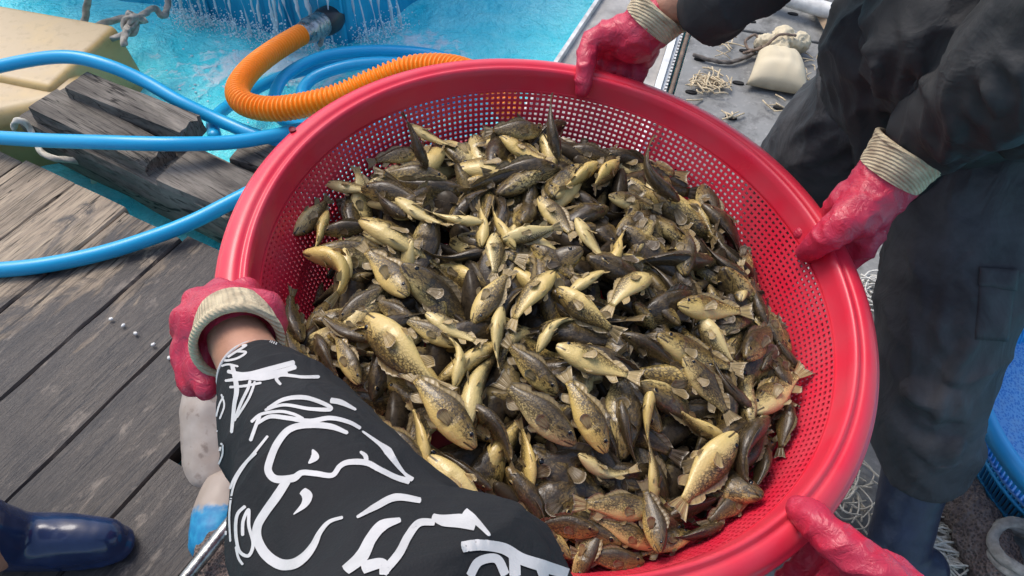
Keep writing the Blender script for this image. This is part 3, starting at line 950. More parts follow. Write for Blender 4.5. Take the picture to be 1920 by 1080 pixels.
# punched mesh wall
NC, NR_ = 256, 34
V, Fc = [], []
hs = np.linspace(-0.038, -DEPTH, NR_ + 1)
grid = {}
for j, h in enumerate(hs):
    for i in range(NC):
        a = 2 * math.pi * (i + 0.5 * 0) / NC; r = WALL_R + WALL_S * h
        grid[i, j] = len(V); V.append((r * math.cos(a), r * math.sin(a), h))
for j in range(NR_):
    for i in range(NC):
        q = [grid[i, j], grid[(i + 1) % NC, j], grid[(i + 1) % NC, j + 1], grid[i, j + 1]]
        a0, a1 = 2 * math.pi * i / NC, 2 * math.pi * (i + 1) / NC
        inn = []
        for (fa, fh) in ((0.23, 0.25), (0.77, 0.25), (0.77, 0.75), (0.23, 0.75)):
            a = a0 + (a1 - a0) * fa; h = hs[j] + (hs[j + 1] - hs[j]) * fh; r = WALL_R + WALL_S * h
            inn.append(len(V)); V.append((r * math.cos(a), r * math.sin(a), h))
        for k in range(4): Fc.append((q[k], q[(k + 1) % 4], inn[(k + 1) % 4], inn[k]))
wall = local_obj('mesh_wall', V, Fc, M['red'], basket, smooth=False)
sm = wall.modifiers.new('thick', 'SOLIDIFY'); sm.thickness = 0.0032; sm.offset = 0
# outer ribs and floor of the basket
rb = WALL_R - WALL_S * DEPTH
V, Fc = lathe([(0.0005, -DEPTH), (rb, -DEPTH), (rb + 0.004, -DEPTH + 0.012), (rb + 0.007, -DEPTH + 0.012), (rb + 0.006, -DEPTH - 0.006), (0.0005, -DEPTH - 0.006)], 96)
local_obj('floor', V, Fc, M['red'], basket)
for (hh, dr) in ((-0.12, 0.005), (-0.21, 0.005)):
    r = WALL_R + WALL_S * hh
    V, Fc = lathe([(r + 0.0035, hh - 0.005), (r + 0.0035 + dr, hh - 0.005), (r + 0.0035 + dr, hh + 0.005), (r + 0.0045, hh + 0.005)], 128)
    local_obj('outer_rib', V, Fc, M['red'], basket)
# rim hole drawn as a disc, its inside shade put into a darker red
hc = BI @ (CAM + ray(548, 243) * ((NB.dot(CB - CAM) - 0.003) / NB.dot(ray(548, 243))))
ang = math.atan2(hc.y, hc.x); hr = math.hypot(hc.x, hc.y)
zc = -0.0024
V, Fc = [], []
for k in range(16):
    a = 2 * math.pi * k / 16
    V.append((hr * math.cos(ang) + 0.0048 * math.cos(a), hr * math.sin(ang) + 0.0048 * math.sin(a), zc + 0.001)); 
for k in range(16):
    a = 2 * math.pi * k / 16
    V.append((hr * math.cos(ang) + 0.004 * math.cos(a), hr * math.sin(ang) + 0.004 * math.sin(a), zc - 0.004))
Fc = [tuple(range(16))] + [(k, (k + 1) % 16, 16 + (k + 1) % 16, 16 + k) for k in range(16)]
local_obj('rim_hole', V, Fc, simple('hole_shade_red', (0.16, 0.005, 0.012), 0.6), basket)
# ------------------------------------------------------------------ the fish
t = NT('wet_rockfish_skin')
fx = t.n('Attribute', attribute_name='fx').outputs['Fac']; fy = t.n('Attribute', attribute_name='fy').outputs['Fac']
oi = t.n('ObjectInfo')
so_ = t.n('SeparateColor'); t.l(oi.outputs['Color'], so_.inputs[0])
pale, hue = so_.outputs[0], so_.outputs[1]
oc = t.n('TexCoord').outputs['Object']
va = t.n('VectorMath', operation='ADD'); t.l(oc, va.inputs[0])
cr = t.n('CombineXYZ'); rr = t.math('MULTIPLY', oi.outputs['Random'], 37.0)
for k in range(3): t.l(rr, cr.inputs[k])
t.l(cr.outputs[0], va.inputs[1]); vec = va.outputs[0]
n1 = t.noise(vec, 6, 4, 0.6); n2 = t.noise(t.mapping(vec, (13, 30, 20)), 1.0, 4, 0.65, 1.8); n3 = t.noise(t.mapping(vec, (60, 95, 60)), 1.0, 2, 0.6)
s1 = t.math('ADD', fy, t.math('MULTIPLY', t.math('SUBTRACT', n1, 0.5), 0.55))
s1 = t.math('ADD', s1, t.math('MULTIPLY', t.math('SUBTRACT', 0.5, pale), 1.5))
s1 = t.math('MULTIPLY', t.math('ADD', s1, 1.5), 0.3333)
flank = t.mix(hue, (0.30, 0.195, 0.052), (0.25, 0.175, 0.062))
belly = t.mix(hue, (0.62, 0.44, 0.135), (0.64, 0.51, 0.23))
c = t.mix(t.ramp(s1, [(0.34, 0.0), (0.55, 1.0)]), belly, flank)
c = t.mix(t.ramp(s1, [(0.50, 0.0), (0.78, 1.0)]), c, t.mix(t.ramp(t.noise(t.mapping(vec, (7, 34, 34)), 1.0, 5, 0.7, 0.8), [(0.38, 0.0), (0.66, 1.0)]), (0.025, 0.017, 0.009), (0.145, 0.098, 0.042)))
lines = t.math('MULTIPLY', t.ramp(n2, [(0.49, 0.0), (0.58, 0.92)]), t.ramp(s1, [(0.30, 0.0), (0.43, 1.0)]))
c = t.mix(lines, c, (0.035, 0.026, 0.014))
ve = t.n('TexVoronoi'); ve.feature = 'DISTANCE_TO_EDGE'; ve.inputs['Scale'].default_value = 1.0; t.l(t.mapping(vec, (30, 40, 34)), ve.inputs['Vector'])
sc_ = t.math('MULTIPLY', t.ramp(ve.outputs['Distance'], [(0.03, 0.75), (0.18, 0.0)]), t.math('MULTIPLY', t.ramp(s1, [(0.24, 0.0), (0.38, 1.0)]), t.ramp(fx, [(0.24, 0.0), (0.30, 1.0)])))
c = t.mix(t.ramp(t.noise(t.mapping(vec, (5, 9, 9)), 1.0, 4, 0.6), [(0.55, 0.0), (0.75, 0.12)]), c, t.mix(0.4, c, (0.40, 0.24, 0.10)))
c = t.mix(sc_, c, (0.045, 0.032, 0.017))
spk = t.math('MULTIPLY', t.ramp(n3, [(0.56, 0.0), (0.66, 0.7)]), t.ramp(s1, [(0.30, 0.0), (0.44, 1.0)]))
c = t.mix(spk, c, (0.05, 0.036, 0.02))
# gill cover edge, cheek stripes and mouth line are marks of the animal itself
gl = t.math('ABSOLUTE', t.math('SUBTRACT', t.math('ADD', fx, t.math('MULTIPLY', t.math('MULTIPLY', fy, fy), 0.05)), 0.285))
c = t.mix(t.math('MULTIPLY', t.ramp(gl, [(0.002, 0.55), (0.012, 0.0)]), t.ramp(fy, [(0.0, 0.0), (0.3, 1.0)])), c, (0.05, 0.033, 0.02))
mo = t.math('ADD', t.math('ABSOLUTE', t.math('ADD', t.math('ADD', fy, 0.16), t.math('MULTIPLY', fx, 1.6))), t.math('MULTIPLY', t.math('MAXIMUM', t.math('SUBTRACT', fx, 0.11), 0.0), 30.0))
c = t.mix(t.ramp(mo, [(0.03, 0.9), (0.075, 0.0)]), c, (0.03, 0.02, 0.013))
vo = t.n('TexVoronoi'); vo.inputs['Scale'].default_value = 58; t.l(oc, vo.inputs['Vector'])
t.bump(t.math('ADD', t.math('MULTIPLY', vo.outputs['Distance'], 0.5), t.math('MULTIPLY', n2, 0.8)), 0.35, 0.0022)
M['fish'] = t.set(c, t.math('ADD', t.math('MULTIPLY', n1, 0.4), 0.1), IOR=1.38, Coat_Weight=0.32, Coat_Roughness=0.05)

t = NT('fish_fin_membrane')
fe = t.n('Attribute', attribute_name='fe').outputs['Fac']; fr = t.n('Attribute', attribute_name='fr').outputs['Fac']
oi = t.n('ObjectInfo'); so_ = t.n('SeparateColor'); t.l(oi.outputs['Color'], so_.inputs[0])
base = t.mix(so_.outputs[0], (0.10, 0.072, 0.042), (0.44, 0.32, 0.135))
ra = t.math('ABSOLUTE', t.math('SINE', t.math('MULTIPLY', fr, 3.14159 * 9)))
c = t.mix(t.ramp(ra, [(0.1, 0.6), (0.5, 0.0)]), base, t.mix(so_.outputs[0], (0.035, 0.025, 0.016), (0.24, 0.17, 0.08)))
c = t.mix(t.ramp(fe, [(0.90, 0.0), (0.985, 0.75)]), c, (0.42, 0.36, 0.27))
t.bump(ra, 0.3, 0.0015)
M['fin'] = t.set(c, 0.3, Transmission_Weight=0.0)
M['pupil'] = simple('fish_eye_black', (0.006, 0.006, 0.007), 0.08, 0.1)
M['iris'] = simple('fish_eye_gold', (0.28, 0.20, 0.08), 0.2, 0.3, 300)

TOPp = ([0, .04, .1, .2, .33, .45, .6, .72, .8, .84], [.012, .045, .082, .122, .148, .143, .104, .064, .043, .041])
BOTp = ([0, .02, .06, .12, .22, .35, .45, .58, .7, .8, .84], [-.030, -.055, -.080, -.104, -.132, -.146, -.138, -.100, -.062, -.041, -.039])
WIDp = ([0, .02, .06, .12, .22, .35, .5, .65, .8, .84], [.016, .034, .052, .070, .088, .088, .068, .040, .017, .012])


def sm_interp(s, P):
    k = 0.0
    for d, w in ((-0.02, .25), (0, .5), (0.02, .25)): k += w * np.interp(np.clip(s + d, 0, .84), *P)
    return k


class Bender:
    def __init__(self, phi, phi2=0.0):
        s = np.linspace(0, 1.02, 200)
        g = np.clip((s - 0.22) / 0.8, 0, 1)
        head = phi * (g * g * (3 - 2 * g)) + phi2 * np.sin(g * math.pi * 1.5)
        ds = s[1] - s[0]
        x = np.concatenate([[0], np.cumsum(np.cos(head[:-1]) * ds)]); z = np.concatenate([[0], np.cumsum(np.sin(head[:-1]) * ds)])
        ch = math.atan2(z[-1], x[-1]); ca, sa = math.cos(-ch), math.sin(-ch)
        x, z = x * ca - z * sa, x * sa + z * ca
        self.chord = x[-1]
        x = x - x[-1] / 2; z = z - z.mean()
        self.s, self.x, self.z, self.h = s, x, z, head - ch

    def __call__(self, s, y, zz):
        px, pz, h = np.interp(s, self.s, self.x), np.interp(s, self.s, self.z), np.interp(s, self.s, self.h)
        return (px - math.sin(h) * zz, y, pz + math.cos(h) * zz)


def mesh_attr(name, V, Fc, mats, attrs=None, midx=None):
    me = bpy.data.meshes.new(name)
    me.from_pydata(V, [], Fc)
    for m in mats: me.materials.append(m)
    if midx is not None: me.polygons.foreach_set('material_index', midx)
    me.polygons.foreach_set('use_smooth', [True] * len(me.polygons))
    for k, vals in (attrs or {}).items():
        a = me.attributes.new(k, 'FLOAT', 'POINT'); a.data.foreach_set('value', list(vals))
    me.update()
    return me


def fin_mesh(name, pts, bend, th=0.0016):
    """pts[i][j] = (s, y, z) of ray i, step j from base to edge; a thin two-sided membrane with ray ridges."""
    ni, nj = len(pts), len(pts[0])
    V, fe, fr, Fc = [], [], [], []
    for side in (1, -1):
        for i in range(ni):
            for j in range(nj):
                s, y, z = pts[i][j]
                rid = 1.0 if i % 2 == 0 else 0.35
                V.append(bend(s, y, z + side * th * rid * (1 - 0.6 * j / (nj - 1)))); fe.append(j / (nj - 1)); fr.append(i / (ni - 1))
    S = ni * nj
    for i in range(ni - 1):
        for j in range(nj - 1):
            k = i * nj + j
            Fc.append((k, k + 1, k + nj + 1, k + nj)); Fc.append((S + k, S + k + nj, S + k + nj + 1, S + k + 1))
    for i in range(ni - 1):
        for j in (0, nj - 1):
            k = i * nj + j; Fc.append((k, k + nj, S + k + nj, S + k))
    for j in range(nj - 1):
        for i in (0, ni - 1):
            k = i * nj + j; Fc.append((k, S + k, S + k + 1, k + 1))
    return mesh_attr(name, V, Fc, [M['fin']], {'fe': fe, 'fr': fr})


def fish_kit(phi, phi2, seed, spread=1.0, fold=0.5):
    rs = random.Random(seed)
    B = Bender(phi, phi2)
    st = np.concatenate([[0.0, 0.006, 0.018], np.linspace(0.04, 0.30, 13), np.linspace(0.33, 0.84, 15)])
    nr = 22
    V, ax, ay, Fc = [], [], [], []
    for s in st:
        tp, bt, w = float(sm_interp(s, TOPp)), float(sm_interp(s, BOTp)), float(sm_interp(s, WIDp))
        if s == 0: tp, bt, w = .004, -.022, .008
        for k in range(nr):
            a = 2 * math.pi * k / nr
            cy, cz_ = math.sin(a), math.cos(a)
            y = (tp if cy > 0 else -bt) * abs(cy) ** 0.92 * (1 if cy > 0 else -1)
            z = w * abs(cz_) ** 0.85 * (1 if cz_ > 0 else -1)
            gs = min(1, max(0, (s - 0.2) / 0.07))
            z *= (1 + 0.10 * gs * (1 if s < 0.285 else 0) * abs(cz_)) * (0.96 if 0.285 < s < 0.36 else 1)
            if s < 0.13:                                     # mouth groove
                ym = -0.023 - 0.23 * s
                z *= 1 - 0.35 * math.exp(-((y - ym) / 0.010) ** 2)
            V.append(B(s, y, z)); ax.append(s); ay.append(y / 0.146)
    n = len(st)
    for i in range(n - 1):
        for k in range(nr):
            Fc.append((i * nr + k, (i + 1) * nr + k, (i + 1) * nr + (k + 1) % nr, i * nr + (k + 1) % nr))
    Fc.append(tuple(range(nr))); Fc.append(tuple(reversed(range((n - 1) * nr, n * nr))))
    kit = {'body': mesh_attr('rockfish', V, Fc, [M['fish']], {'fx': ax, 'fy': ay})}
    # tail fan
    pts = []
    for i in range(11):
        u = -1 + 2 * i / 10
        row = []
        for j in range(5):
            v = j / 4
            L = 0.185 - 0.028 * (1 - u * u) + 0.006 * rs.uniform(-1, 1) * (j == 4)
            row.append((0.825 + L * v, u * (0.037 + (0.062 * spread) * v ** 0.9), 0.012 * math.sin(i * 1.9 + seed) * v))
        pts.append(row)
    kit['tail_fin'] = fin_mesh('tail_fin', pts, B)
    pts = []
    for i in range(19):
        u = i / 18; s = 0.27 + 0.52 * u
        if u < 0.62: hh = 0.062 * math.sin(math.pi * min(1, u / 0.62 * 0.85 + 0.12)) * (1.0 if i % 2 == 0 else 0.72)
        else: hh = 0.064 * math.sin(math.pi * ((u - 0.62) / 0.38 * 0.8 + 0.15))
        hh *= 1 - 0.40 * fold
        tp = float(sm_interp(s, TOPp))
        pts.append([(s + 0.05 * (j / 3) * (0.4 + fold), tp - 0.012 + (hh + 0.012) * j / 3, 0.25 * hh * (j / 3) * math.sin(seed)) for j in range(4)])
    kit['dorsal_fin'] = fin_mesh('dorsal_fin', pts, B)
    pts = []
    for i in range(7):
        u = i / 6; s = 0.60 + 0.12 * u
        bt = float(sm_interp(s, BOTp)); hh = 0.075 * math.sin(math.pi * (0.25 + 0.65 * (1 - u)))
        pts.append([(s + 0.05 * j / 3, bt + 0.012 - (hh + 0.012) * j / 3, 0.2 * hh * j / 3 * math.cos(seed)) for j in range(4)])
    kit['anal_fin'] = fin_mesh('anal_fin', pts, B)
    for side, nm in ((1, 'pectoral_a'), (-1, 'pectoral_b')):
        w = float(sm_interp(0.30, WIDp)); out = rs.uniform(0.06, 0.5); drop = rs.uniform(-0.35, 0.35)
        pts = []
        for i in range(9):
            u = -1 + 2 * i / 8
            a = drop + u * 0.42; L = 0.165 * (1 - 0.20 * u * u)
            pts.append([(0.30 + L * v * math.cos(a) * (1 - 0.3 * out), -0.035 + 0.022 * u * (1 - v) + L * v * math.sin(a), side * (w * 0.93 + L * v * out + 0.004 * math.sin(i * 2.1))) for v in (0, .33, .66, 1)])
        kit[nm] = fin_mesh('pectoral_fin', pts, B)
        pts = []
        for i in range(5):
            u = -1 + 2 * i / 4; a = -0.5 + u * 0.35; L = 0.12 * (1 - 0.2 * u * u)
            pts.append([(0.35 + 0.012 * u + L * v * math.cos(a), -0.128 + L * v * math.sin(a) * 0.6, side * (0.025 + L * v * 0.35)) for v in (0, .5, 1)])
        kit['pelvic_a' if side > 0 else 'pelvic_b'] = fin_mesh('pelvic_fin', pts, B)
        # eye
        V, Fc, mi = [], [], []
        ew = float(sm_interp(0.115, WIDp)) * 0.80
        nu, nv = 14, 8
        for j in range(nv + 1):
            ph = math.pi / 2 * j / nv
            for k in range(nu):
                a = 2 * math.pi * k / nu
                r = 0.027 * math.sin(ph)
                V.append(B(0.115 + r * math.cos(a), 0.040 + r * math.sin(a), side * (ew - 0.004 + 0.020 * math.cos(ph))))
        for j in range(nv):
            for k in range(nu):
                f = (j * nu + k, (j + 1) * nu + k, (j + 1) * nu + (k + 1) % nu, j * nu + (k + 1) % nu)
                Fc.append(f if side < 0 else tuple(reversed(f))); mi.append(0 if j < 5 else 1)
        kit['eye_a' if side > 0 else 'eye_b'] = mesh_attr('eye', V, Fc, [M['pupil'], M['iris']], None, mi)
    co = np.array([v.co[:] for v in kit['body'].vertices])
    kit['pts'] = co; kit['chord'] = B.chord; kit['phi'] = phi
    return kit


KITS = [fish_kit(p, q, i + 1, sp, fo) for i, (p, q, sp, fo) in enumerate([(0.0, 0.12, 1.0, 0.4), (0.35, 0, 1.1, 0.7), (-0.35, 0, 0.7, 0.2), (0.75, 0.1, 1.0, 0.5), (-0.75, -0.1, 0.9, 0.8), (0.2, -0.3, 0.5, 0.9), (1.35, 0, 1.0, 0.5), (-1.35, 0, 1.1, 0.6), (2.1, 0.2, 0.9, 0.6), (-2.1, -0.2, 0.9, 0.6)])]

MOUND_EDGE = 0.352


def mound(u, v):
    r = math.hypot(u, v)
    base = -0.040 - 0.048 * (r / MOUND_EDGE) ** 2.2
    base += 0.012 * noise.noise(Vector((u * 9, v * 9, 3)))
    return max(base, (r - WALL_R) / WALL_S + 0.014)


def on_mound(px, py, lift=0.0):
    d = BI.to_3x3() @ ray(px, py); o = BI @ CAM
    tt = 0.5
    while tt < 1.8:
        q = o + d * tt
        if math.hypot(q.x, q.y) < 0.40 and q.z < mound(q.x, q.y) + lift: return q
        tt += 0.002
    # outside: rim plane
    tt = -o.z / d.z
    return o + d * tt


def frame(tv, nv, a):
    X = tv.normalized(); N_ = (nv - X * nv.dot(X)).normalized(); S_ = N_.cross(X)
    Y = S_ * math.cos(a) + N_ * math.sin(a)
    Z = X.cross(Y)
    return X, Y, Z


CELL = 0.006; NG = 150
H = np.full((NG, NG), -0.5)
for i in range(NG):
    for j in range(NG):
        u, v = (i - NG / 2) * CELL, (j - NG / 2) * CELL
        if math.hypot(u, v) < 0.37: H[i, j] = mound(u, v) - 0.070
H0 = H.copy()


def world_pts(kit, X, Y, Z, L, sy=1.0):
    Rm = np.array([X[:], Y[:], Z[:]])
    return (kit['pts'] * np.array([L, L * sy, L * sy])) @ Rm


def drop(P, c, pen):
    gi = np.clip(((P[:, 0] + c[0]) / CELL + NG / 2).astype(int), 0, NG - 1); gj = np.clip(((P[:, 1] + c[1]) / CELL + NG / 2).astype(int), 0, NG - 1)
    low = P[:, 2] < np.median(P[:, 2])
    need = H[gi[low], gj[low]] - P[low, 2]
    return float(np.percentile(need, pen)), gi, gj


def stamp(P, h, gi, gj):
    up = P[:, 2] >= np.median(P[:, 2])
    np.maximum.at(H, (gi[up], gj[up]), P[up, 2] + h)


def inside(P, c, h):
    q = P + np.array([c[0], c[1], h])
    r = np.hypot(q[:, 0], q[:, 1])
    return np.max(r - (WALL_R + WALL_S * np.minimum(q[:, 2], -0.0))) < -0.002 and q[:, 2].min() > -DEPTH


def normal_at(u, v):
    e = 0.03
    return Vector((-(mound(u + e, v) - mound(u - e, v)) / (2 * e), -(mound(u, v + e) - mound(u, v - e)) / (2 * e), 1)).normalized()


frs = random.Random(21)


def rand_fish(depth_hi, pen, tilt):
    for _ in range(60):
        r = 0.345 * math.sqrt(frs.random()); th = frs.uniform(0, 2 * math.pi)
        u, v = r * math.cos(th), r * math.sin(th)
        L = frs.uniform(0.104, 0.160)
        ki = frs.choices(range(10), [2, 3, 3, 3, 3, 2, 1.2, 1.2, .2, .2])[0]
        kit = KITS[ki]
        nv = normal_at(u, v)
        az = frs.uniform(0, 2 * math.pi)
        tv = Vector((math.cos(az), math.sin(az), 0)); tv = (tv - nv * nv.dot(tv)).normalized()
        tv = (tv + nv * frs.gauss(0, tilt)).normalized()
        x = frs.random()
        a = frs.gauss(0 if frs.random() < 0.5 else math.pi, 0.5) if x < 0.5 else (frs.gauss(math.pi / 2, 0.6) if x < 0.83 else frs.gauss(-math.pi / 2, 0.7))
        X, Y, Z = frame(tv, nv, a)
        P = world_pts(kit, X, Y, Z, L)
        h, gi, gj = drop(P, (u, v), pen)
        hm = mound(u, v) + depth_hi
        if h > hm: 
            if h > hm + 0.02: continue
            h = hm
        if not inside(P, (u, v), h): continue
        stamp(P, h, gi, gj)
        return kit, (u, v, h), X, Y, Z, L, a, tv
    return None


# deepest layer: countless fish packed below, one mass
bw = []
heap_V, heap_F, heap_fx, heap_fy = [], [], [], []
off = 0
for k in range(330):
    f = rand_fish(-0.028, 55, 0.35)
    if f is None: continue
    kit, c, X, Y, Z, L, a, tv = f
    P = world_pts(kit, X, Y, Z, L) + np.array(c)
    heap_V.append(P); me = kit['body']
    if 'polys' not in kit:
        kit['polys'] = [tuple(p.vertices) for p in me.polygons]
        z = np.empty(len(me.vertices)); me.attributes['fx'].data.foreach_get('value', z); kit['fx'] = z.copy()
        me.attributes['fy'].data.foreach_get('value', z); kit['fy'] = z.copy()
    heap_F += [tuple(i + off for i in p) for p in kit['polys']]
    heap_fx.append(kit['fx']); heap_fy.append(kit['fy']); off += len(P)
HV = np.concatenate(heap_V)
t = NT('shaded_deep_fish_skin')
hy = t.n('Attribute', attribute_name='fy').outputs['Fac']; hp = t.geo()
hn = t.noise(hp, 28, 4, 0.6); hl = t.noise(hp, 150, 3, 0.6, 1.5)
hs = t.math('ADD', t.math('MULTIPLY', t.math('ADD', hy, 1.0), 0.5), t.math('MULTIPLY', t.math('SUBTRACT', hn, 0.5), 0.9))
c = t.mix(t.ramp(hs, [(0.05, 0.0), (0.35, 1.0)]), (0.22, 0.16, 0.065), (0.045, 0.033, 0.02))  # darkened copy of the fish skin: shade between fish put into the colour
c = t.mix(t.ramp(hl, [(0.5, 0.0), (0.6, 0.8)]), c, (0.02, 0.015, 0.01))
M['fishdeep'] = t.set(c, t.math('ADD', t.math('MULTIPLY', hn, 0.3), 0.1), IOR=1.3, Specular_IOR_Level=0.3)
me = mesh_attr('fish_heap', [tuple(v) for v in HV], heap_F, [M['fishdeep']], {'fx': np.concatenate(heap_fx), 'fy': np.concatenate(heap_fy)})
heap = bpy.data.objects.new('fish_heap', me); heap.matrix_world = BM; link(heap); heap.color = (0.06, 0.5, 0, 1)
tag(heap, 'mass of shade-coloured rockfish packed deeper in the red basket', 'fish', kind='stuff')

GROUP = 'rockfish heaped in the red basket'
USED = {}
DIRS = ['the far right', 'the far rim', 'the far left', 'the left rim', 'the near left', 'the camera', 'the near right', 'the right rim']


def fish_label(c, tv, a, pl, L, curl):
    u, v = c[0], c[1]
    r = math.hypot(u, v)
    sec = int(((math.degrees(math.atan2(v, u)) % 360) + 22.5) // 45) % 8
    ring = 0 if r < 0.10 else (1 if r < 0.22 else 2)
    where = ['right mesh wall', 'second gloved hand', 'far rim', 'orange hose side', 'left mesh wall', 'printed sleeve', 'near rim', 'thumb-side near glove'][sec]
    loc = 'amid the heap' if ring == 0 else (('halfway toward the ' if ring == 1 else 'close to the ') + where)
    sa = math.sin(a)
    pose = 'belly-up' if sa < -0.55 else ('back-up' if sa > 0.6 else 'side-lying')
    if curl > 1.2: pose = 'curled ' + pose
    tone = 'pale' if pl > 0.72 else ('dark' if pl < 0.36 else 'tan')
    hd = -tv
    ds = int(((math.degrees(math.atan2(hd.y, hd.x)) % 360) + 22.5) // 45) % 8
    dn = ['right', 'upper right', 'upper end', 'upper left', 'left', 'lower left', 'lower end', 'lower right'][ds]
    base = '%s %s rockfish %s, head to the %s' % (tone, pose, loc, dn)
    for extra in ('', 'small ', 'large ', 'slim ', 'deeper ', 'raised '):
        if extra == 'small ' and L > 0.118: continue
        if extra == 'large ' and L < 0.125: continue
        lab = extra + base
        if lab not in USED:
            USED[lab] = 1
            return lab
    return base


PARTS_ALL = [('tail_fin', 'tail_fin'), ('dorsal_fin', 'dorsal_fin'), ('pectoral_a', 'pectoral_fin'), ('pectoral_b', 'pectoral_fin'), ('pelvic_a', 'pelvic_fin'), ('pelvic_b', 'pelvic_fin'), ('eye_a', 'eye'), ('eye_b', 'eye')]
PARTS_HERO = PARTS_ALL + [('anal_fin', 'anal_fin')]


def place_fish(kit, c, X, Y, Z, L, a, tv, pl, hero=False, sy=1.0, label=None):
    o = bpy.data.objects.new('rockfish', kit['body'])
    m = Matrix(((X.x * L, Y.x * L * sy * 1.08, Z.x * L * sy * 1.04, c[0]), (X.y * L, Y.y * L * sy * 1.08, Z.y * L * sy * 1.04, c[1]), (X.z * L, Y.z * L * sy * 1.08, Z.z * L * sy * 1.04, c[2]), (0, 0, 0, 1)))
    o.matrix_world = BM @ m
    hue = frs.random()
    o.color = (pl, hue, 0, 1)
    col.objects.link(o)
    tag(o, label or fish_label(c, tv, a, pl, L, abs(kit['phi'])), 'fish', GROUP)
    for key, nm in (PARTS_HERO if hero else PARTS_ALL):
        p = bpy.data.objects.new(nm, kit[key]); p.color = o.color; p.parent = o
        col.objects.link(p)
    return o


count = 0
N_RAND = 193
k = 0
while count < N_RAND and k < 500:
    k += 1
    f = rand_fish(-0.006 if count > 90 else -0.017, 74, 0.26)
    if f is None: continue
    kit, c, X, Y, Z, L, a, tv = f
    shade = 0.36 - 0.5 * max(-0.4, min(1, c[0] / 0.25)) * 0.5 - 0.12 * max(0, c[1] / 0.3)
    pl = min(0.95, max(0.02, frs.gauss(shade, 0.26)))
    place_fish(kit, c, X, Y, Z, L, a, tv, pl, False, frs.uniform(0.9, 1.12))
    count += 1

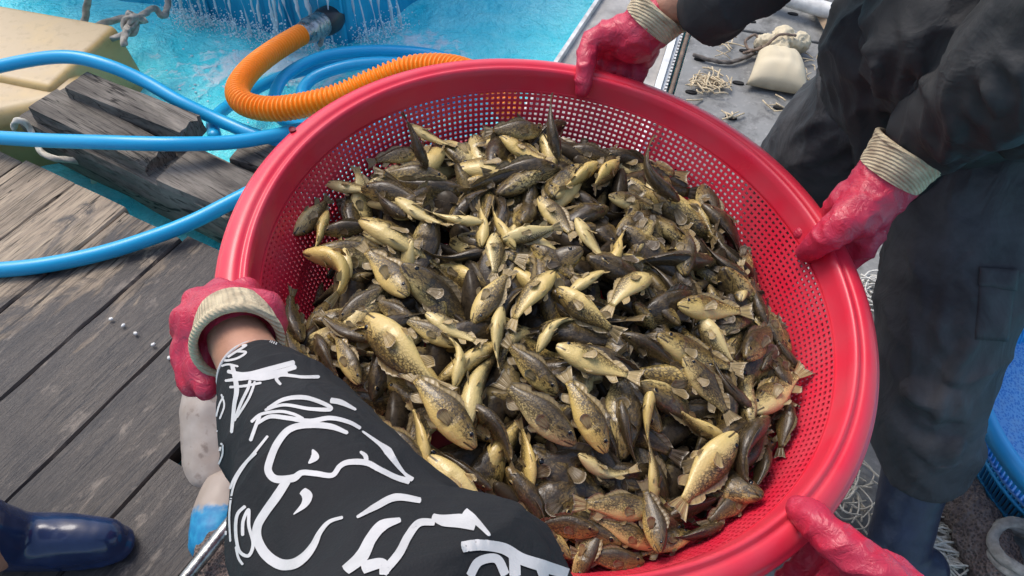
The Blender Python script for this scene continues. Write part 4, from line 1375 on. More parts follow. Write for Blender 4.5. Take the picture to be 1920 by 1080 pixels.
# fish that can be told apart one by one: head pixel, tail pixel, roll (deg), paleness, bend, lift
HERO = [
 (1442, 838, 1402, 940, 60, .2, 1, .004), (1478, 752, 1462, 856, 30, .16, 0, .0), (1338, 992, 1252, 1012, 70, .2, 1, .006), (1402, 925, 1322, 985, 150, .26, 1, .004), (1478, 725, 1440, 630, 20, .2, 1, .004), (1190, 1052, 1085, 1040, 140, .3, 1, .004), (1432, 610, 1412, 505, 60, .14, 1, .004), (1462, 640, 1420, 560, 10, .3, 2, .004), (1380, 880, 1440, 800, 165, .45, 1, .004), (1290, 1000, 1190, 1045, 175, .4, 1, .004), (560, 640, 545, 540, 40, .3, 1, .004), (1050, 1030, 985, 955, 20, .4, 1, .004), (1490, 690, 1440, 600, 80, .12, 3, .002),
 (800, 310, 755, 213, 90, .08, 0, .02), (788, 285, 690, 305, 180, .45, 1, 0), (768, 238, 852, 276, -50, .85, 1, .008), (625, 345, 705, 362, -40, .85, 0, 0),
 (838, 335, 695, 325, 165, .65, 1, .004), (680, 352, 800, 380, 25, .22, 1, .012), (1020, 245, 905, 245, 165, .4, 3, .012), (1043, 300, 1030, 175, 90, .12, 1, .03),
 (940, 262, 1040, 305, -30, .8, 3, .012), (1050, 315, 900, 330, 150, .35, 0, .006), (1122, 308, 1045, 360, -75, .95, 0, .010), (1156, 304, 1108, 358, -45, .72, 1, .010),
 (1065, 280, 1165, 300, 30, .25, 2, 0), (1255, 385, 1208, 260, 80, .3, 6, .02), (1215, 345, 1275, 395, -10, .5, 2, 0), (1142, 368, 1240, 392, 0, .55, 1, 0),
 (1318, 350, 1345, 445, 20, .28, 1, 0), (556, 440, 622, 366, 180, .5, 1, 0), (612, 408, 588, 470, -80, .88, 0, .004), (600, 462, 645, 560, -85, 1.0, 9, .016),
 (742, 376, 845, 428, -55, .98, 1, .012), (895, 418, 805, 398, -110, .92, 2, .010), (690, 438, 785, 458, 0, .52, 1, .004), (768, 556, 672, 455, 172, .72, 2, .016),
 (612, 432, 712, 425, 40, .22, 1, .004), (650, 515, 636, 440, -40, .65, 2, 0), (752, 408, 700, 350, 90, .15, 3, .012), (906, 462, 898, 380, -70, .75, 1, .006),
 (962, 468, 918, 385, -80, .75, 2, .006), (950, 448, 1050, 424, -155, .93, 1, .014), (930, 440, 926, 525, -15, .72, 0, .008), (1012, 372, 1082, 450, 0, .66, 1, .006),
 (1078, 412, 1145, 500, -50, 1.0, 1, .014), (1143, 500, 1172, 430, -80, .97, 0, .006), (1075, 540, 1150, 500, -60, .93, 2, .008), (1002, 462, 1085, 530, 20, .5, 1, .004),
 (1218, 508, 1132, 585, -150, .9, 3, .018), (1285, 512, 1285, 415, 150, .45, 1, .006), (1400, 525, 1310, 450, 60, .1, 1, .006), (1268, 572, 1412, 586, -5, .84, 1, .018),
 (1262, 600, 1210, 530, 35, .42, 1, .004), (1388, 562, 1390, 490, -30, .66, 1, .004), (1278, 560, 1222, 497, 70, .35, 2, .002), (770, 600, 690, 560, 160, .5, 0, .0),
 (842, 640, 755, 598, 172, .68, 1, .006), (692, 642, 592, 585, 40, .38, 1, .008), (648, 592, 722, 536, 10, .4, 0, .004), (588, 628, 645, 730, 65, .33, 2, .008),
 (668, 708, 628, 625, 165, .68, 1, .010), (578, 696, 532, 606, 30, .55, 1, .006), (888, 604, 960, 498, 165, .66, 1, .012), (1035, 505, 950, 618, -140, .85, 1, .012),
 (1042, 542, 1168, 632, -155, .62, 1, .020), (865, 712, 842, 630, -95, .95, 6, .014), (815, 598, 892, 640, -25, .9, 1, .010), (936, 574, 932, 698, -75, .85, 1, .006),
 (1045, 738, 938, 632, 150, .55, 1, .014), (1012, 640, 1072, 600, -80, .85, 7, .010), (1228, 632, 1395, 700, -15, .55, 3, .016), (1308, 592, 1385, 698, -150, .8, 1, .008),
 (1404, 775, 1320, 655, 95, .06, 3, .014), (1283, 668, 1378, 795, 10, .5, 1, .018), (1392, 672, 1466, 600, 15, .33, 1, .006), (1168, 622, 1280, 695, 60, .16, 1, .010),
 (1408, 775, 1512, 690, -15, .75, 1, .006), (1432, 690, 1480, 640, 40, .15, 0, .0), (800, 865, 772, 760, -70, .88, 1, .008), (795, 872, 688, 778, 155, .66, 1, .014),
 (895, 752, 972, 890, 70, .34, 3, .012), (905, 905, 822, 850, 110, .25, 0, .004), (800, 858, 952, 1012, -165, .88, 1, .022), (995, 900, 978, 800, -60, .7, 1, .0),
 (1218, 738, 1215, 830, -75, .7, 1, .008), (1095, 868, 1180, 885, -50, .72, 6, .008), (1228, 935, 1218, 832, -120, .6, 1, .004), (1165, 770, 1192, 868, 90, .3, 2, .006),
 (1345, 820, 1275, 772, -60, .66, 2, .008), (1418, 770, 1392, 930, 75, .07, 7, .016), (1262, 970, 1345, 935, 60, .08, 0, .0), (1092, 1055, 1125, 985, 150, .45, 1, .006),
 (1120, 990, 975, 990, 150, .36, 4, .010), (1220, 1022, 1112, 972, 165, .78, 1, .012), (1240, 1035, 1205, 900, 160, .27, 2, .022), (1228, 955, 1072, 945, 172, .74, 1, .020),
 (1378, 815, 1262, 965, -12, .86, 1, .026), (1080, 832, 928, 705, 168, .5, 1, .024), (1138, 848, 1052, 690, 172, .74, 1, .024), (1042, 650, 1205, 714, -22, .86, 1, .026),
 (683, 592, 838, 748, -160, .8, 1, .028), (892, 838, 758, 686, 178, .7, 1, .030),
]
for (hx, hy, tx, ty, a, pl, ki, lift) in HERO:
    lift = lift + 0.005
    qh, qt = on_mound(hx, hy, lift), on_mound(tx, ty, lift)
    if ki == 1 and a in (90,): pass
    tv = qt - qh; mid = (qh + qt) / 2
    kit = KITS[ki]
    if (hx, hy) in ((800, 310), (1043, 300), (1255, 385)):        # tails standing up out of the heap
        o_ = BI @ CAM; d_ = BI.to_3x3() @ ray(tx, ty)
        # put the tail above the head end, along its own sight line
        best = None
        for s in np.linspace(0.6, 1.6, 400):
            q = o_ + d_ * float(s)
            L_ = (q - qh).length
            if L_ < 0.16 and q.z > qh.z + 0.05 and math.hypot(q.x, q.y) < WALL_R + WALL_S * min(0, q.z) - 0.01:
                best = q
        if best is not None: qt = best; tv = qt - qh; mid = (qh + qt) / 2
    L = tv.length / kit['chord']
    L = min(0.205, max(0.085, L))
    nv = normal_at(mid.x, mid.y)
    vd = (BI @ CAM - mid).normalized()
    nv = (nv * 0.45 + vd * 0.55).normalized()
    X, Y, Z = frame(tv, nv, R(a))
    sy = 1.0 if tv.length > 0.085 * 0.9 else 0.9
    place_fish(kit, mid, X, Y, Z, L, R(a), tv, pl * 0.93, True, sy)

# ------------------------------------------------------------------ hands and gloves
def LW(th, r, t, h):                       # basket-frame point: angle th, radius r, tangential offset t, height h
    er = Vector((math.cos(th), math.sin(th), 0)); et = Vector((-math.sin(th), math.cos(th), 0))
    return BM @ (er * r + et * t + Vector((0, 0, h)))


def glove(person, th, wrist, cuff_end, thumb_side, seed, spread=0.024, cuff_r=0.042, puff=1.0):
    """Rubber-dipped knit glove gripping the rim: fingers curl under the flange, thumb over the top."""
    W_ = Vector(wrist); Ce = Vector(cuff_end)
    ch = []
    dirw = (W_ - Ce).normalized()
    for i in range(4):
        t = (i - 1.5) * spread * thumb_side
        ln = (1.0, 1.08, 1.0, 0.84)[3 - i]
        k = LW(th, 0.452 + 0.004 * (i % 2), t, 0.022 - 0.004 * i)
        p1 = LW(th, 0.462, t * 0.95, -0.016 * ln)
        p2 = LW(th, 0.448, t * 0.92, -0.046 * ln)
        p3 = LW(th, 0.424, t * 0.90, -0.058 * ln)
        p4 = LW(th, 0.405, t * 0.90, -0.050 * ln)
        ch.append(([W_, W_.lerp(k, 0.55) + NB * 0.006, k], [0.024 * puff, 0.020 * puff, 0.0155 * puff]))
        ch.append(([k, p1, p2, p3, p4], [0.0155 * puff, 0.0138, 0.0128, 0.0118, 0.0095]))
    tt = -2.35 * spread * thumb_side * -1
    tb = W_.lerp(LW(th, 0.44, tt * 0.6, 0.035), 0.55)
    ch.append(([W_.lerp(Ce, 0.1), tb, LW(th, 0.432, tt * 0.8, 0.026), LW(th, 0.404, tt * 0.85, 0.012), LW(th, 0.381, tt * 0.8, 0.002), LW(th, 0.366, tt * 0.72, -0.020)], [0.026 * puff, 0.024 * puff, 0.0175, 0.0155, 0.0145, 0.0115]))
    ch.append(([Ce.lerp(W_, 0.45), W_, W_.lerp(LW(th, 0.45, 0, 0.02), 0.4)], [cuff_r * 0.92, cuff_r * 0.88, 0.034 * puff]))
    g = fuse('glove', ch, 0.0032, M['glove'], person, 4, [(0.0030, 38, 'ridge'), (0.0026, 18, 'f')])
    # knit cuff: an open sleeve with a rolled hem
    n = 14
    P = [Ce.lerp(W_, -0.05 + 0.72 * i / n) for i in range(n + 1)]
    ax = (W_ - Ce).normalized()
    rad = [cuff_r * (1.10 - 0.14 * i / n) for i in range(n + 1)]
    rad[0] *= 1.0; rad[1] *= 1.03
    Vo, Fo = tube(P, rad, 36, False, fn=lambda i, a: 1 + 0.012 * math.sin(18 * a) + 0.02 * noise.noise(Vector((a, i * 0.4, seed))))
    Vi, Fi = tube(P, [r - 0.005 for r in rad], 36, False)
    mb = MB(); mb.add((Vo, Fo)); mb.add((Vi, [tuple(reversed(f)) for f in Fi]))
    m_ = len(Vo)
    mb.F += [(k, m_ + k, m_ + (k + 1) % 36, (k + 1) % 36) for k in range(36)]; mb.M += [0] * 36
    hem = [Vo[k].lerp(Vi[k], 0.5) for k in range(36)]; hem.append(hem[0]); hem.append(hem[1])
    mb.add(tube(hem, 0.0042, 7, False))
    c = mb.build('cuff', M['cuff'], None)
    c.parent = g; c.matrix_parent_inverse = g.matrix_world.inverted() if False else Matrix.Identity(4)
    if person is not None: c.matrix_parent_inverse = (person.matrix_basis @ g.matrix_parent_inverse @ Matrix.Identity(4)).inverted() if False else Matrix.Identity(4)
    return g


def face_chains(c, fw, up, r=0.095):
    rt = fw.cross(up).normalized()
    P = lambda a, b, d: c + fw * a + up * b + rt * d
    ch = [([P(-0.02, 0.05, 0), P(0.0, 0.0, 0), P(0.015, -0.07, 0)], [0.088, 0.09, 0.062]),
          ([P(0.075, 0.01, 0), P(0.105, -0.025, 0), P(0.09, -0.035, 0)], [0.012, 0.016, 0.012]),
          ([P(0.06, -0.065, -0.022), P(0.08, -0.068, 0), P(0.06, -0.065, 0.022)], [0.012, 0.014, 0.012]),
          ([P(0.03, -0.105, 0), P(0.065, -0.10, 0)], [0.03, 0.022])]
    for s in (-1, 1):
        ch.append(([P(-0.01, 0.015, 0.085 * s), P(-0.018, -0.02, 0.09 * s)], [0.018, 0.014]))
        ch.append(([P(0.06, 0.035, 0.018 * s), P(0.066, 0.032, 0.045 * s)], [0.018, 0.016]))
    return ch


def person_obj(name, label, loc):
    return None


def make_person(label, ch_body, voxel=0.012):
    """One continuous body; clothing is parented to it."""
    b = fuse('person', ch_body, voxel, M['skin'], None, 6)
    tag(b, label, 'person')
    return b


# ---- worker at the right, in dark clothes, bending over the basket
hipL, hipR = Vector((0.72, 0.84, 0.80)), Vector((0.72, 1.02, 0.84))
kneeL, kneeR = Vector((0.70, 0.74, 0.50)), Vector((0.545, 1.09, 0.52))
ankL, ankR = Vector((0.655, 0.528, 0.085)), Vector((0.56, 1.2, 0.09))
pel, chest, neck = Vector((0.74, 0.93, 0.90)), Vector((0.72, 0.93, 1.22)), Vector((0.66, 0.93, 1.42))
shR, shL = Vector((0.64, 1.12, 1.32)), Vector((0.70, 0.76, 1.30))
TH1, TH2 = math.atan2(0.40, 0.135), R(27)
def rim_th(px, py):
    d = ray(px, py); q = BI @ (CAM + d * (NB.dot(CB - CAM) / NB.dot(d)))
    return math.atan2(q.y, q.x)
TH1 = rim_th(1158, 128); TH2 = rim_th(1612, 488); TH3 = rim_th(428, 560); TH4 = rim_th(1598, 945)
w1, c1_ = D(1202, 62, 1.235), D(1238, 20, 1.215)
w2, c2_ = D(1655, 345, 1.10), D(1703, 285, 1.075)
el1, el2 = D(1480, -130, 1.08), D(1985, 60, 0.84)
hd = Vector((0.53, 0.92, 1.50)); fwB = Vector((-0.75, -0.2, -0.63)).normalized(); upB = (Vector((0, 0, 1)) - fwB * fwB.z).normalized()
body = [([D(1900, 60, 1.22), D(1808, 450, 1.26), D(1742, 780, 1.335), ankL, ankL + Vector((-0.02, -0.0, -0.03))], [0.085, 0.06, 0.036, 0.026, 0.028]), ([ankL + Vector((0.0, 0, -0.04)), ankL + Vector((-0.12, -0.01, -0.05))], [0.03, 0.024]),
        ([hipR, kneeR, ankR, ankR + Vector((-0.02, 0, -0.04))], [0.085, 0.058, 0.04, 0.038]), ([ankR + Vector((0.02, 0, -0.05)), ankR + Vector((-0.15, 0.01, -0.06))], [0.04, 0.03]),
        ([pel, chest, neck], [0.15, 0.16, 0.062]), ([D(1900, 60, 1.22), pel + Vector((0.05, 0.02, -0.02)), hipR], [0.09, 0.13, 0.09]), ([shL, chest + Vector((0, 0, 0.1)), shR], [0.07, 0.12, 0.07]),
        ([neck, hd + Vector((0.01, 0, -0.05))], [0.06, 0.055]),
        ([shR, el1, c1_, w1.lerp(c1_, 0.4)], [0.065, 0.046, 0.031, 0.028]), ([shL, el2, D(1850, 170, 0.95), D(1765, 236, 1.04), c2_, w2.lerp(c2_, 0.4)], [0.065, 0.046, 0.038, 0.034, 0.031, 0.028])] + face_chains(hd, fwB, upB)
B_ = make_person('worker in dark clothes and red gloves bending over the far right rim', body, 0.010)
glove(B_, TH1, w1, c1_, 1, 1.0, 0.026, 0.044, 1.15)
def px_glove(person, W_, Ce, palm, fingers, thumb, cuff_r, seed):
    ch = [([Ce.lerp(W_, 0.45), W_, palm], [cuff_r * 0.92, cuff_r * 0.92, 0.036])]
    for k, pts, r in fingers:
        ch.append(([W_, W_.lerp(k, 0.55), k], [0.030, 0.026, r * 1.12])); ch.append(([k] + pts, list(np.linspace(r * 1.1, r * 0.72, len(pts) + 1))))
    ch.append(thumb)
    g = fuse('glove', ch, 0.0032, M['glove'], person, 4, [(0.0034, 36, 'ridge'), (0.0028, 18, 'f')])
    if cuff_r:
        n = 14
        P = [Ce.lerp(W_, -0.05 + 0.80 * i / n) for i in range(n + 1)]
        rad = [cuff_r * (1.12 - 0.14 * i / n) for i in range(n + 1)]
        Vo, Fo = tube(P, rad, 36, False, fn=lambda i, a: 1 + 0.012 * math.sin(18 * a) + 0.03 * noise.noise(Vector((a, i * 0.4, seed))))
        Vi, Fi = tube(P, [r - 0.005 for r in rad], 36, False)
        mb = MB(); mb.add((Vo, Fo)); mb.add((Vi, [tuple(reversed(f)) for f in Fi]))
        hem = [Vo[k].lerp(Vi[k], 0.5) for k in range(36)]; hem += hem[:2]
        mb.add(tube(hem, 0.0042, 7, False))
        c = mb.build('cuff', M['cuff'], None); c.parent = g; c.matrix_parent_inverse = Matrix.Identity(4)
    return g


def curl(k, e):                     # finger dropping outside the flange and hooking under it
    er = (CB - k); er = (er - NB * er.dot(NB)).normalized()
    return [k - NB * 0.030 - er * 0.003, k - NB * 0.056 + er * 0.010, k - NB * 0.064 + er * 0.030]


fs = []
for i, (px, py) in enumerate([(1578, 376), (1594, 404), (1611, 430), (1627, 453)]):
    k = D(px, py, 1.115 + 0.002 * i); fs.append((k, curl(k, 0), (0.0175, 0.018, 0.0175, 0.016)[i]))
px_glove(B_, w2, c2_, D(1612, 400, 1.10), fs, ([D(1640, 375, 1.09), D(1590, 412, 1.085), D(1558, 440, 1.092), D(1532, 458, 1.108), D(1512, 474, 1.130)], [0.030, 0.025, 0.020, 0.018, 0.014]), 0.046, 2.0)
# trousers
k2 = D(1790, 560, 1.17); k3 = D(1775, 800, 1.29)
tl = [D(1900, 60, 1.22), D(1835, 270, 1.26), D(1804, 450, 1.26), D(1766, 640, 1.27), D(1740, 790, 1.31), D(1736, 850, 1.33)]
tr = [hipR, Vector((0.64, 1.06, 0.68)), kneeR + Vector((0.02, 0.02, 0.0)), Vector((0.545, 1.12, 0.40)), Vector((0.555, 1.17, 0.26))]
trs = fuse('trousers', [(tl, [0.13, 0.125, 0.112, 0.091, 0.076, 0.070]), (tr, [0.13, 0.118, 0.098, 0.085, 0.08]), ([D(1900, 60, 1.20), pel + Vector((0.06, 0.03, -0.03)), hipR + Vector((0.03, 0, 0))], [0.13, 0.16, 0.13]), ([pel + Vector((0.05, 0.03, -0.03)), pel + Vector((0.04, 0.02, 0.06))], [0.165, 0.155]),
            ([D(1735, 868, 1.325), D(1775, 855, 1.31), D(1800, 830, 1.31)], [0.044, 0.046, 0.035]), ([D(1715, 800, 1.275), D(1755, 815, 1.26), D(1795, 795, 1.27)], [0.026, 0.034, 0.026]), ([D(1725, 735, 1.225), D(1765, 748, 1.22), D(1805, 722, 1.235)], [0.022, 0.028, 0.022])],
           0.006, M['trousers'], B_, 3, [(0.014, 5, 'ridge', (1, 1, 0.7)), (0.007, 13, 'ridge', (0.7, 0.7, 1.3))])
# cargo pocket with a flap on the near leg
def patch_on(target, quad, nu, nv, lift, thick, mat, name, parent, depth_guess=None):
    bv = BVHTree.FromObject(target, bpy.context.evaluated_depsgraph_get()) if False else BVHTree.FromPolygons([target.matrix_world @ v.co if False else v.co for v in target.data.vertices], [p.vertices for p in target.data.polygons])
    V, Fc, ok = [], [], True
    a, b, c, d = quad
    for s in (1, 0):
        for j in range(nv + 1):
            for i in range(nu + 1):
                u, v = i / nu, j / nv
                px = (a[0] * (1 - u) + b[0] * u) * (1 - v) + (d[0] * (1 - u) + c[0] * u) * v
                py = (a[1] * (1 - u) + b[1] * u) * (1 - v) + (d[1] * (1 - u) + c[1] * u) * v
                dr = ray(px, py).normalized()
                hit = bv.ray_cast(CAM, dr)
                if hit[0] is None: return None
                e = min(1, 5 * u, 5 * (1 - u), 5 * v, 5 * (1 - v))
                V.append(hit[0] + hit[1] * ((lift + thick * e) if s else -0.004))
    W = nu + 1; S = W * (nv + 1)
    for j in range(nv):
        for i in range(nu):
            k = j * W + i
            Fc.append((k, k + W, k + W + 1, k + 1)); Fc.append((S + k, S + k + 1, S + k + W + 1, S + k + W))
    for i in range(nu):
        for k in (i, nv * W + i): Fc.append((k, k + 1, S + k + 1, S + k))
    for j in range(nv):
        for k in (j * W, j * W + nu): Fc.append((k, k + W, S + k + W, S + k))
    o = meshobj(name, V, Fc, mat, parent)
    bm = bmesh.new(); bm.from_mesh(o.data); bmesh.ops.recalc_face_normals(bm, faces=bm.faces); bm.to_mesh(o.data); bm.free()
    return o
M['pocket'] = simple('worn_dark_canvas', (0.055, 0.055, 0.058), 0.6, 0.35, 14, 0.4, 160)
for nm, q, lf, th_ in (('pocket', ((1838, 512), (1905, 520), (1890, 640), (1828, 636)), 0.002, 0.006), ('pocket_flap', ((1836, 500), (1908, 506), (1902, 545), (1834, 536)), 0.007, 0.006)):
    patch_on(trs, q, 12, 12, lf * 0.6, th_ * 0.5, M['trousers'], nm, B_)
# jacket with hanging hem and creased sleeves
jk = [([Vector((0.74, 0.92, 0.86)), Vector((0.74, 0.93, 1.0)), chest, chest + Vector((-0.03, 0, 0.14))], [0.19, 0.185, 0.185, 0.12]), ([shL, chest + Vector((0, 0, 0.1)), shR], [0.09, 0.15, 0.09]),
      ([shR, el1, D(1372, -18, 1.13), D(1338, 10, 1.16)], [0.085, 0.068, 0.055, 0.053]),
      ([shL, el2, D(1850, 170, 0.95), D(1760, 240, 1.045)], [0.09, 0.075, 0.062, 0.049]),
      ([D(1700, 60, 1.16), D(1700, 170, 1.22), D(1730, 300, 1.26)], [0.11, 0.105, 0.08]), ([D(1800, 40, 1.05), D(1850, 250, 1.24)], [0.12, 0.1]), ([D(1960, 0, 1.12), D(1965, 250, 1.27), D(1960, 420, 1.32)], [0.15, 0.135, 0.10])]
jacket = fuse('jacket', jk, 0.006, M['dark'], B_, 3, [(0.014, 6, 'ridge', (1, 1, 0.7)), (0.007, 15, 'ridge', (0.8, 1.4, 0.8))])
def crease(o, lines, h, w):
    me = o.data
    bv = BVHTree.FromPolygons([v.co.copy() for v in me.vertices], [tuple(p.vertices) for p in me.polygons])
    nv = len(me.vertices)
    co = np.empty(nv * 3); me.vertices.foreach_get('co', co); co = co.reshape(-1, 3)
    no = np.empty(nv * 3); me.vertices.foreach_get('normal', no); no = no.reshape(-1, 3)
    push = np.zeros(nv)
    for ln in lines:
        Q = catmull([Vector((x, y, 0)) for x, y in ln], 8 * (len(ln) - 1))
        pts = [bv.ray_cast(CAM, ray(q.x, q.y).normalized())[0] for q in Q]
        m_ = len(pts)
        best = np.full(nv, 9.0); tp = np.zeros(nv)
        for i, p_ in enumerate(pts):
            if p_ is None: continue
            d = np.linalg.norm(co - np.array(p_[:]), axis=1)
            k = d < best; best[k] = d[k]; tp[k] = min(1, 4 * min(i + 1, m_ - i) / m_)
        push += tp * (h * np.exp(-(best / w) ** 2) - 0.45 * h * np.exp(-((best - 2.0 * w) / (1.2 * w)) ** 2))
    me.vertices.foreach_set('co', (co + no * push[:, None]).ravel()); me.update()


crease(jacket, [[(1827, 150), (1822, 207), (1835, 240)], [(1838, 128), (1868, 187), (1902, 202)], [(1870, 96), (1897, 127), (1925, 150)], [(1797, 205), (1794, 253), (1812, 268)], [(1736, 250), (1766, 298), (1782, 285)],
                [(1770, 200), (1782, 255), (1768, 300)], [(1850, 150), (1858, 200), (1880, 222)], [(1600, 60), (1640, 130), (1650, 230)], [(1690, 20), (1700, 110), (1670, 200)], [(1740, 30), (1725, 120), (1745, 200)]], 0.006, 0.009)
crease(trs, [[(1782, 725), (1800, 680), (1826, 640)], [(1722, 782), (1752, 795), (1782, 745)], [(1728, 845), (1757, 872), (1790, 862), (1815, 790)], [(1790, 660), (1775, 720), (1758, 770)], [(1700, 560), (1712, 650), (1705, 740)],
             [(1690, 720), (1720, 755), (1765, 765)], [(1820, 650), (1800, 720), (1806, 780)], [(1480, 260), (1530, 230), (1590, 225)], [(1500, 310), (1560, 290), (1610, 250)], [(1700, 470), (1730, 540), (1725, 620)], [(1770, 560), (1760, 620), (1780, 680)]], 0.005, 0.009)
# rubber boots
def boot(parent, ank, toe_dir, top, mat, rtop=0.055, nm='boot'):
    tdn = Vector(toe_dir).normalized()
    A_ = Vector((ank.x, ank.y, 0))
    heel = A_ - tdn * 0.055; toe = A_ + tdn * 0.165
    z = Vector((0, 0, 1))
    return fuse(nm, [([A_ + z * 0.05, A_.lerp(Vector((top.x, top.y, 0)), 0.5) + z * (0.05 + (top.z - 0.05) * 0.5), top], [0.048, rtop * 0.94, rtop]),
                     ([heel + z * 0.05, A_ + z * 0.055, A_ + tdn * 0.09 + z * 0.047, toe - tdn * 0.03 + z * 0.042], [0.042, 0.05, 0.047, 0.040]),
                     ([heel + z * 0.018, A_ + z * 0.018, A_ + tdn * 0.1 + z * 0.018, toe - tdn * 0.02 + z * 0.02], [0.036, 0.040, 0.046, 0.040], (z, 0.45))], 0.006, mat, parent, 6, [(0.003, 14, 'f')])
boot(B_, Vector((0.652, 0.51, 0)), (-1.0, -0.05, 0), D(1738, 808, 1.325), M['bluejean'], 0.056)
boot(B_, ankR, (-1, 0.1, 0), Vector((0.555, 1.17, 0.30)), M['bluejean'], 0.06)
hc_ = hd + upB * 0.045 - fwB * 0.02
fuse('hair', [([hc_ - fwB * 0.04 - upB * 0.03, hc_, hc_ + fwB * 0.035], [0.09, 0.088, 0.07])], 0.01, M['hair'], B_, 4, [(0.006, 40, 'ridge')])

# ---- person nearest the camera: patterned sleeve at the left, second glove at the near right
axis = [D(488, 716, 0.81), D(500, 735, 0.795), D(520, 760, 0.765), D(570, 840, 0.69), D(612, 933, 0.615), D(662, 1022, 0.555), D(716, 1110, 0.515), D(772, 1210, 0.46)]
srad = [0.0405, 0.044, 0.055, 0.066, 0.072, 0.077, 0.077, 0.079]
elb = D(820, 1300, 0.42)
shA, shB = Vector((-0.19, -0.16, 1.18)), Vector((0.21, -0.16, 1.18))
ch_c, ch_n = Vector((0.01, -0.20, 1.08)), Vector((0.01, -0.19, 1.27))
pelA = Vector((0.02, -0.16, 0.88)); hlA, hrA = Vector((-0.09, -0.16, 0.86)), Vector((0.13, -0.16, 0.86))
w3, c3_ = D(438, 606, 0.885), D(447, 636, 0.86)
w4, c4_ = D(1700, 1155, 0.80), D(1775, 1235, 0.76)
elB = Vector((0.40, 0.02, 0.92))
hA = Vector((0.0, -0.20, 1.40)); fwA = Vector((0, 0.85, -0.52)).normalized(); upA = (Vector((0, 0, 1)) - fwA * fwA.z).normalized()
bodyA = [([hlA, Vector((-0.10, -0.12, 0.48)), Vector((-0.11, -0.16, 0.08))], [0.085, 0.058, 0.04]), ([hrA, Vector((0.15, -0.12, 0.48)), Vector((0.16, -0.16, 0.08))], [0.085, 0.058, 0.04]),
         ([pelA, ch_c, ch_n], [0.14, 0.15, 0.06]), ([hlA, pelA, hrA], [0.1, 0.13, 0.1]), ([shA, ch_c + Vector((0, 0, 0.1)), shB], [0.07, 0.11, 0.07]), ([ch_n, hA], [0.058, 0.055]),
         ([shA, elb, axis[3], axis[1], c3_, w3], [0.06, 0.046, 0.045, 0.036, 0.034, 0.031]), ([shB, elB, c4_, w4], [0.06, 0.045, 0.033, 0.03])] + face_chains(hA, fwA, upA)
A_P = make_person('person nearest the camera in black scribble-printed sleeve and red gloves', bodyA, 0.010)


def near_left_glove():
    """Back of the hand rolled over the left rim, cuff open towards the camera."""
    ch = []
    Wc = D(440, 605, 0.875)
    kn = [D(350, 600, 0.885), D(370, 566, 0.90), D(412, 551, 0.905), D(460, 552, 0.905)]
    for i, k in enumerate(kn):
        ch.append(([Wc, Wc.lerp(k, 0.55), k], [0.038, 0.030, 0.0185]))
        er = (CB - k); er = (er - NB * er.dot(NB)).normalized()
        p1 = k - NB * 0.032 - er * 0.006; p2 = k - NB * 0.062 + er * 0.006; p3 = k - NB * 0.074 + er * 0.026
        ch.append(([k, p1, p2, p3], [0.0185, 0.0152, 0.0135, 0.011]))
    # thumb on the inside of the rim
    ch.append(([Wc, D(490, 580, 0.885), D(508, 610, 0.885), D(508, 650, 0.885)], [0.034, 0.023, 0.019, 0.014]))
    ch.append(([D(378, 640, 0.885), D(352, 660, 0.885), D(364, 715, 0.87)], [0.026, 0.020, 0.016]))
    ch.append(([D(382, 612, 0.885), D(440, 596, 0.88), D(488, 602, 0.885)], [0.030, 0.040, 0.026]))
    ch.append(([D(394, 640, 0.875), D(380, 690, 0.86), D(388, 728, 0.85)], [0.022, 0.020, 0.013]))
    return fuse('glove', ch, 0.0034, M['glove'], A_P, 5, [(0.0016, 38, 'ridge'), (0.0022, 18, 'f')])


g3 = near_left_glove()
# cuff: thick knit ring around the wrist, facing the camera
n = 10
P = [D(446, 644, 0.842).lerp(D(440, 600, 0.88), i / n) for i in range(n + 1)]
def ringf(i, a): return 1 + 0.02 * math.sin(20 * a)
Vo, Fo = tube(P, [0.0475 - 0.0006 * i for i in range(n + 1)], 40, False, fn=ringf)
Vi, Fi = tube(P, [0.0405] * (n + 1), 40, False)
mb = MB(); mb.add((Vo, Fo)); mb.add((Vi, [tuple(reversed(f)) for f in Fi])); m_ = len(Vo)
hem = [Vo[k].lerp(Vi[k], 0.5) for k in range(40)]; hem += hem[:2]
mb.add(tube(hem, 0.0048, 9, False))
cf = mb.build('cuff', M['cuff'], None); cf.parent = g3; cf.matrix_parent_inverse = Matrix.Identity(4)
fs = []
for i, (px, py) in enumerate([(1606, 1036), (1596, 1060), (1578, 1082), (1556, 1100)]):
    k = D(px, py, 0.875 - 0.004 * i); fs.append((k, curl(k, 0), (0.0165, 0.0175, 0.0165, 0.015)[i]))
px_glove(A_P, w4, c4_, D(1655, 1100, 0.835), fs, ([D(1690, 1130, 0.80), D(1632, 1072, 0.81), D(1578, 1022, 0.822), D(1535, 982, 0.84), D(1503, 958, 0.866)], [0.026, 0.0235, 0.0205, 0.0185, 0.0145]), 0.044, 4.0)

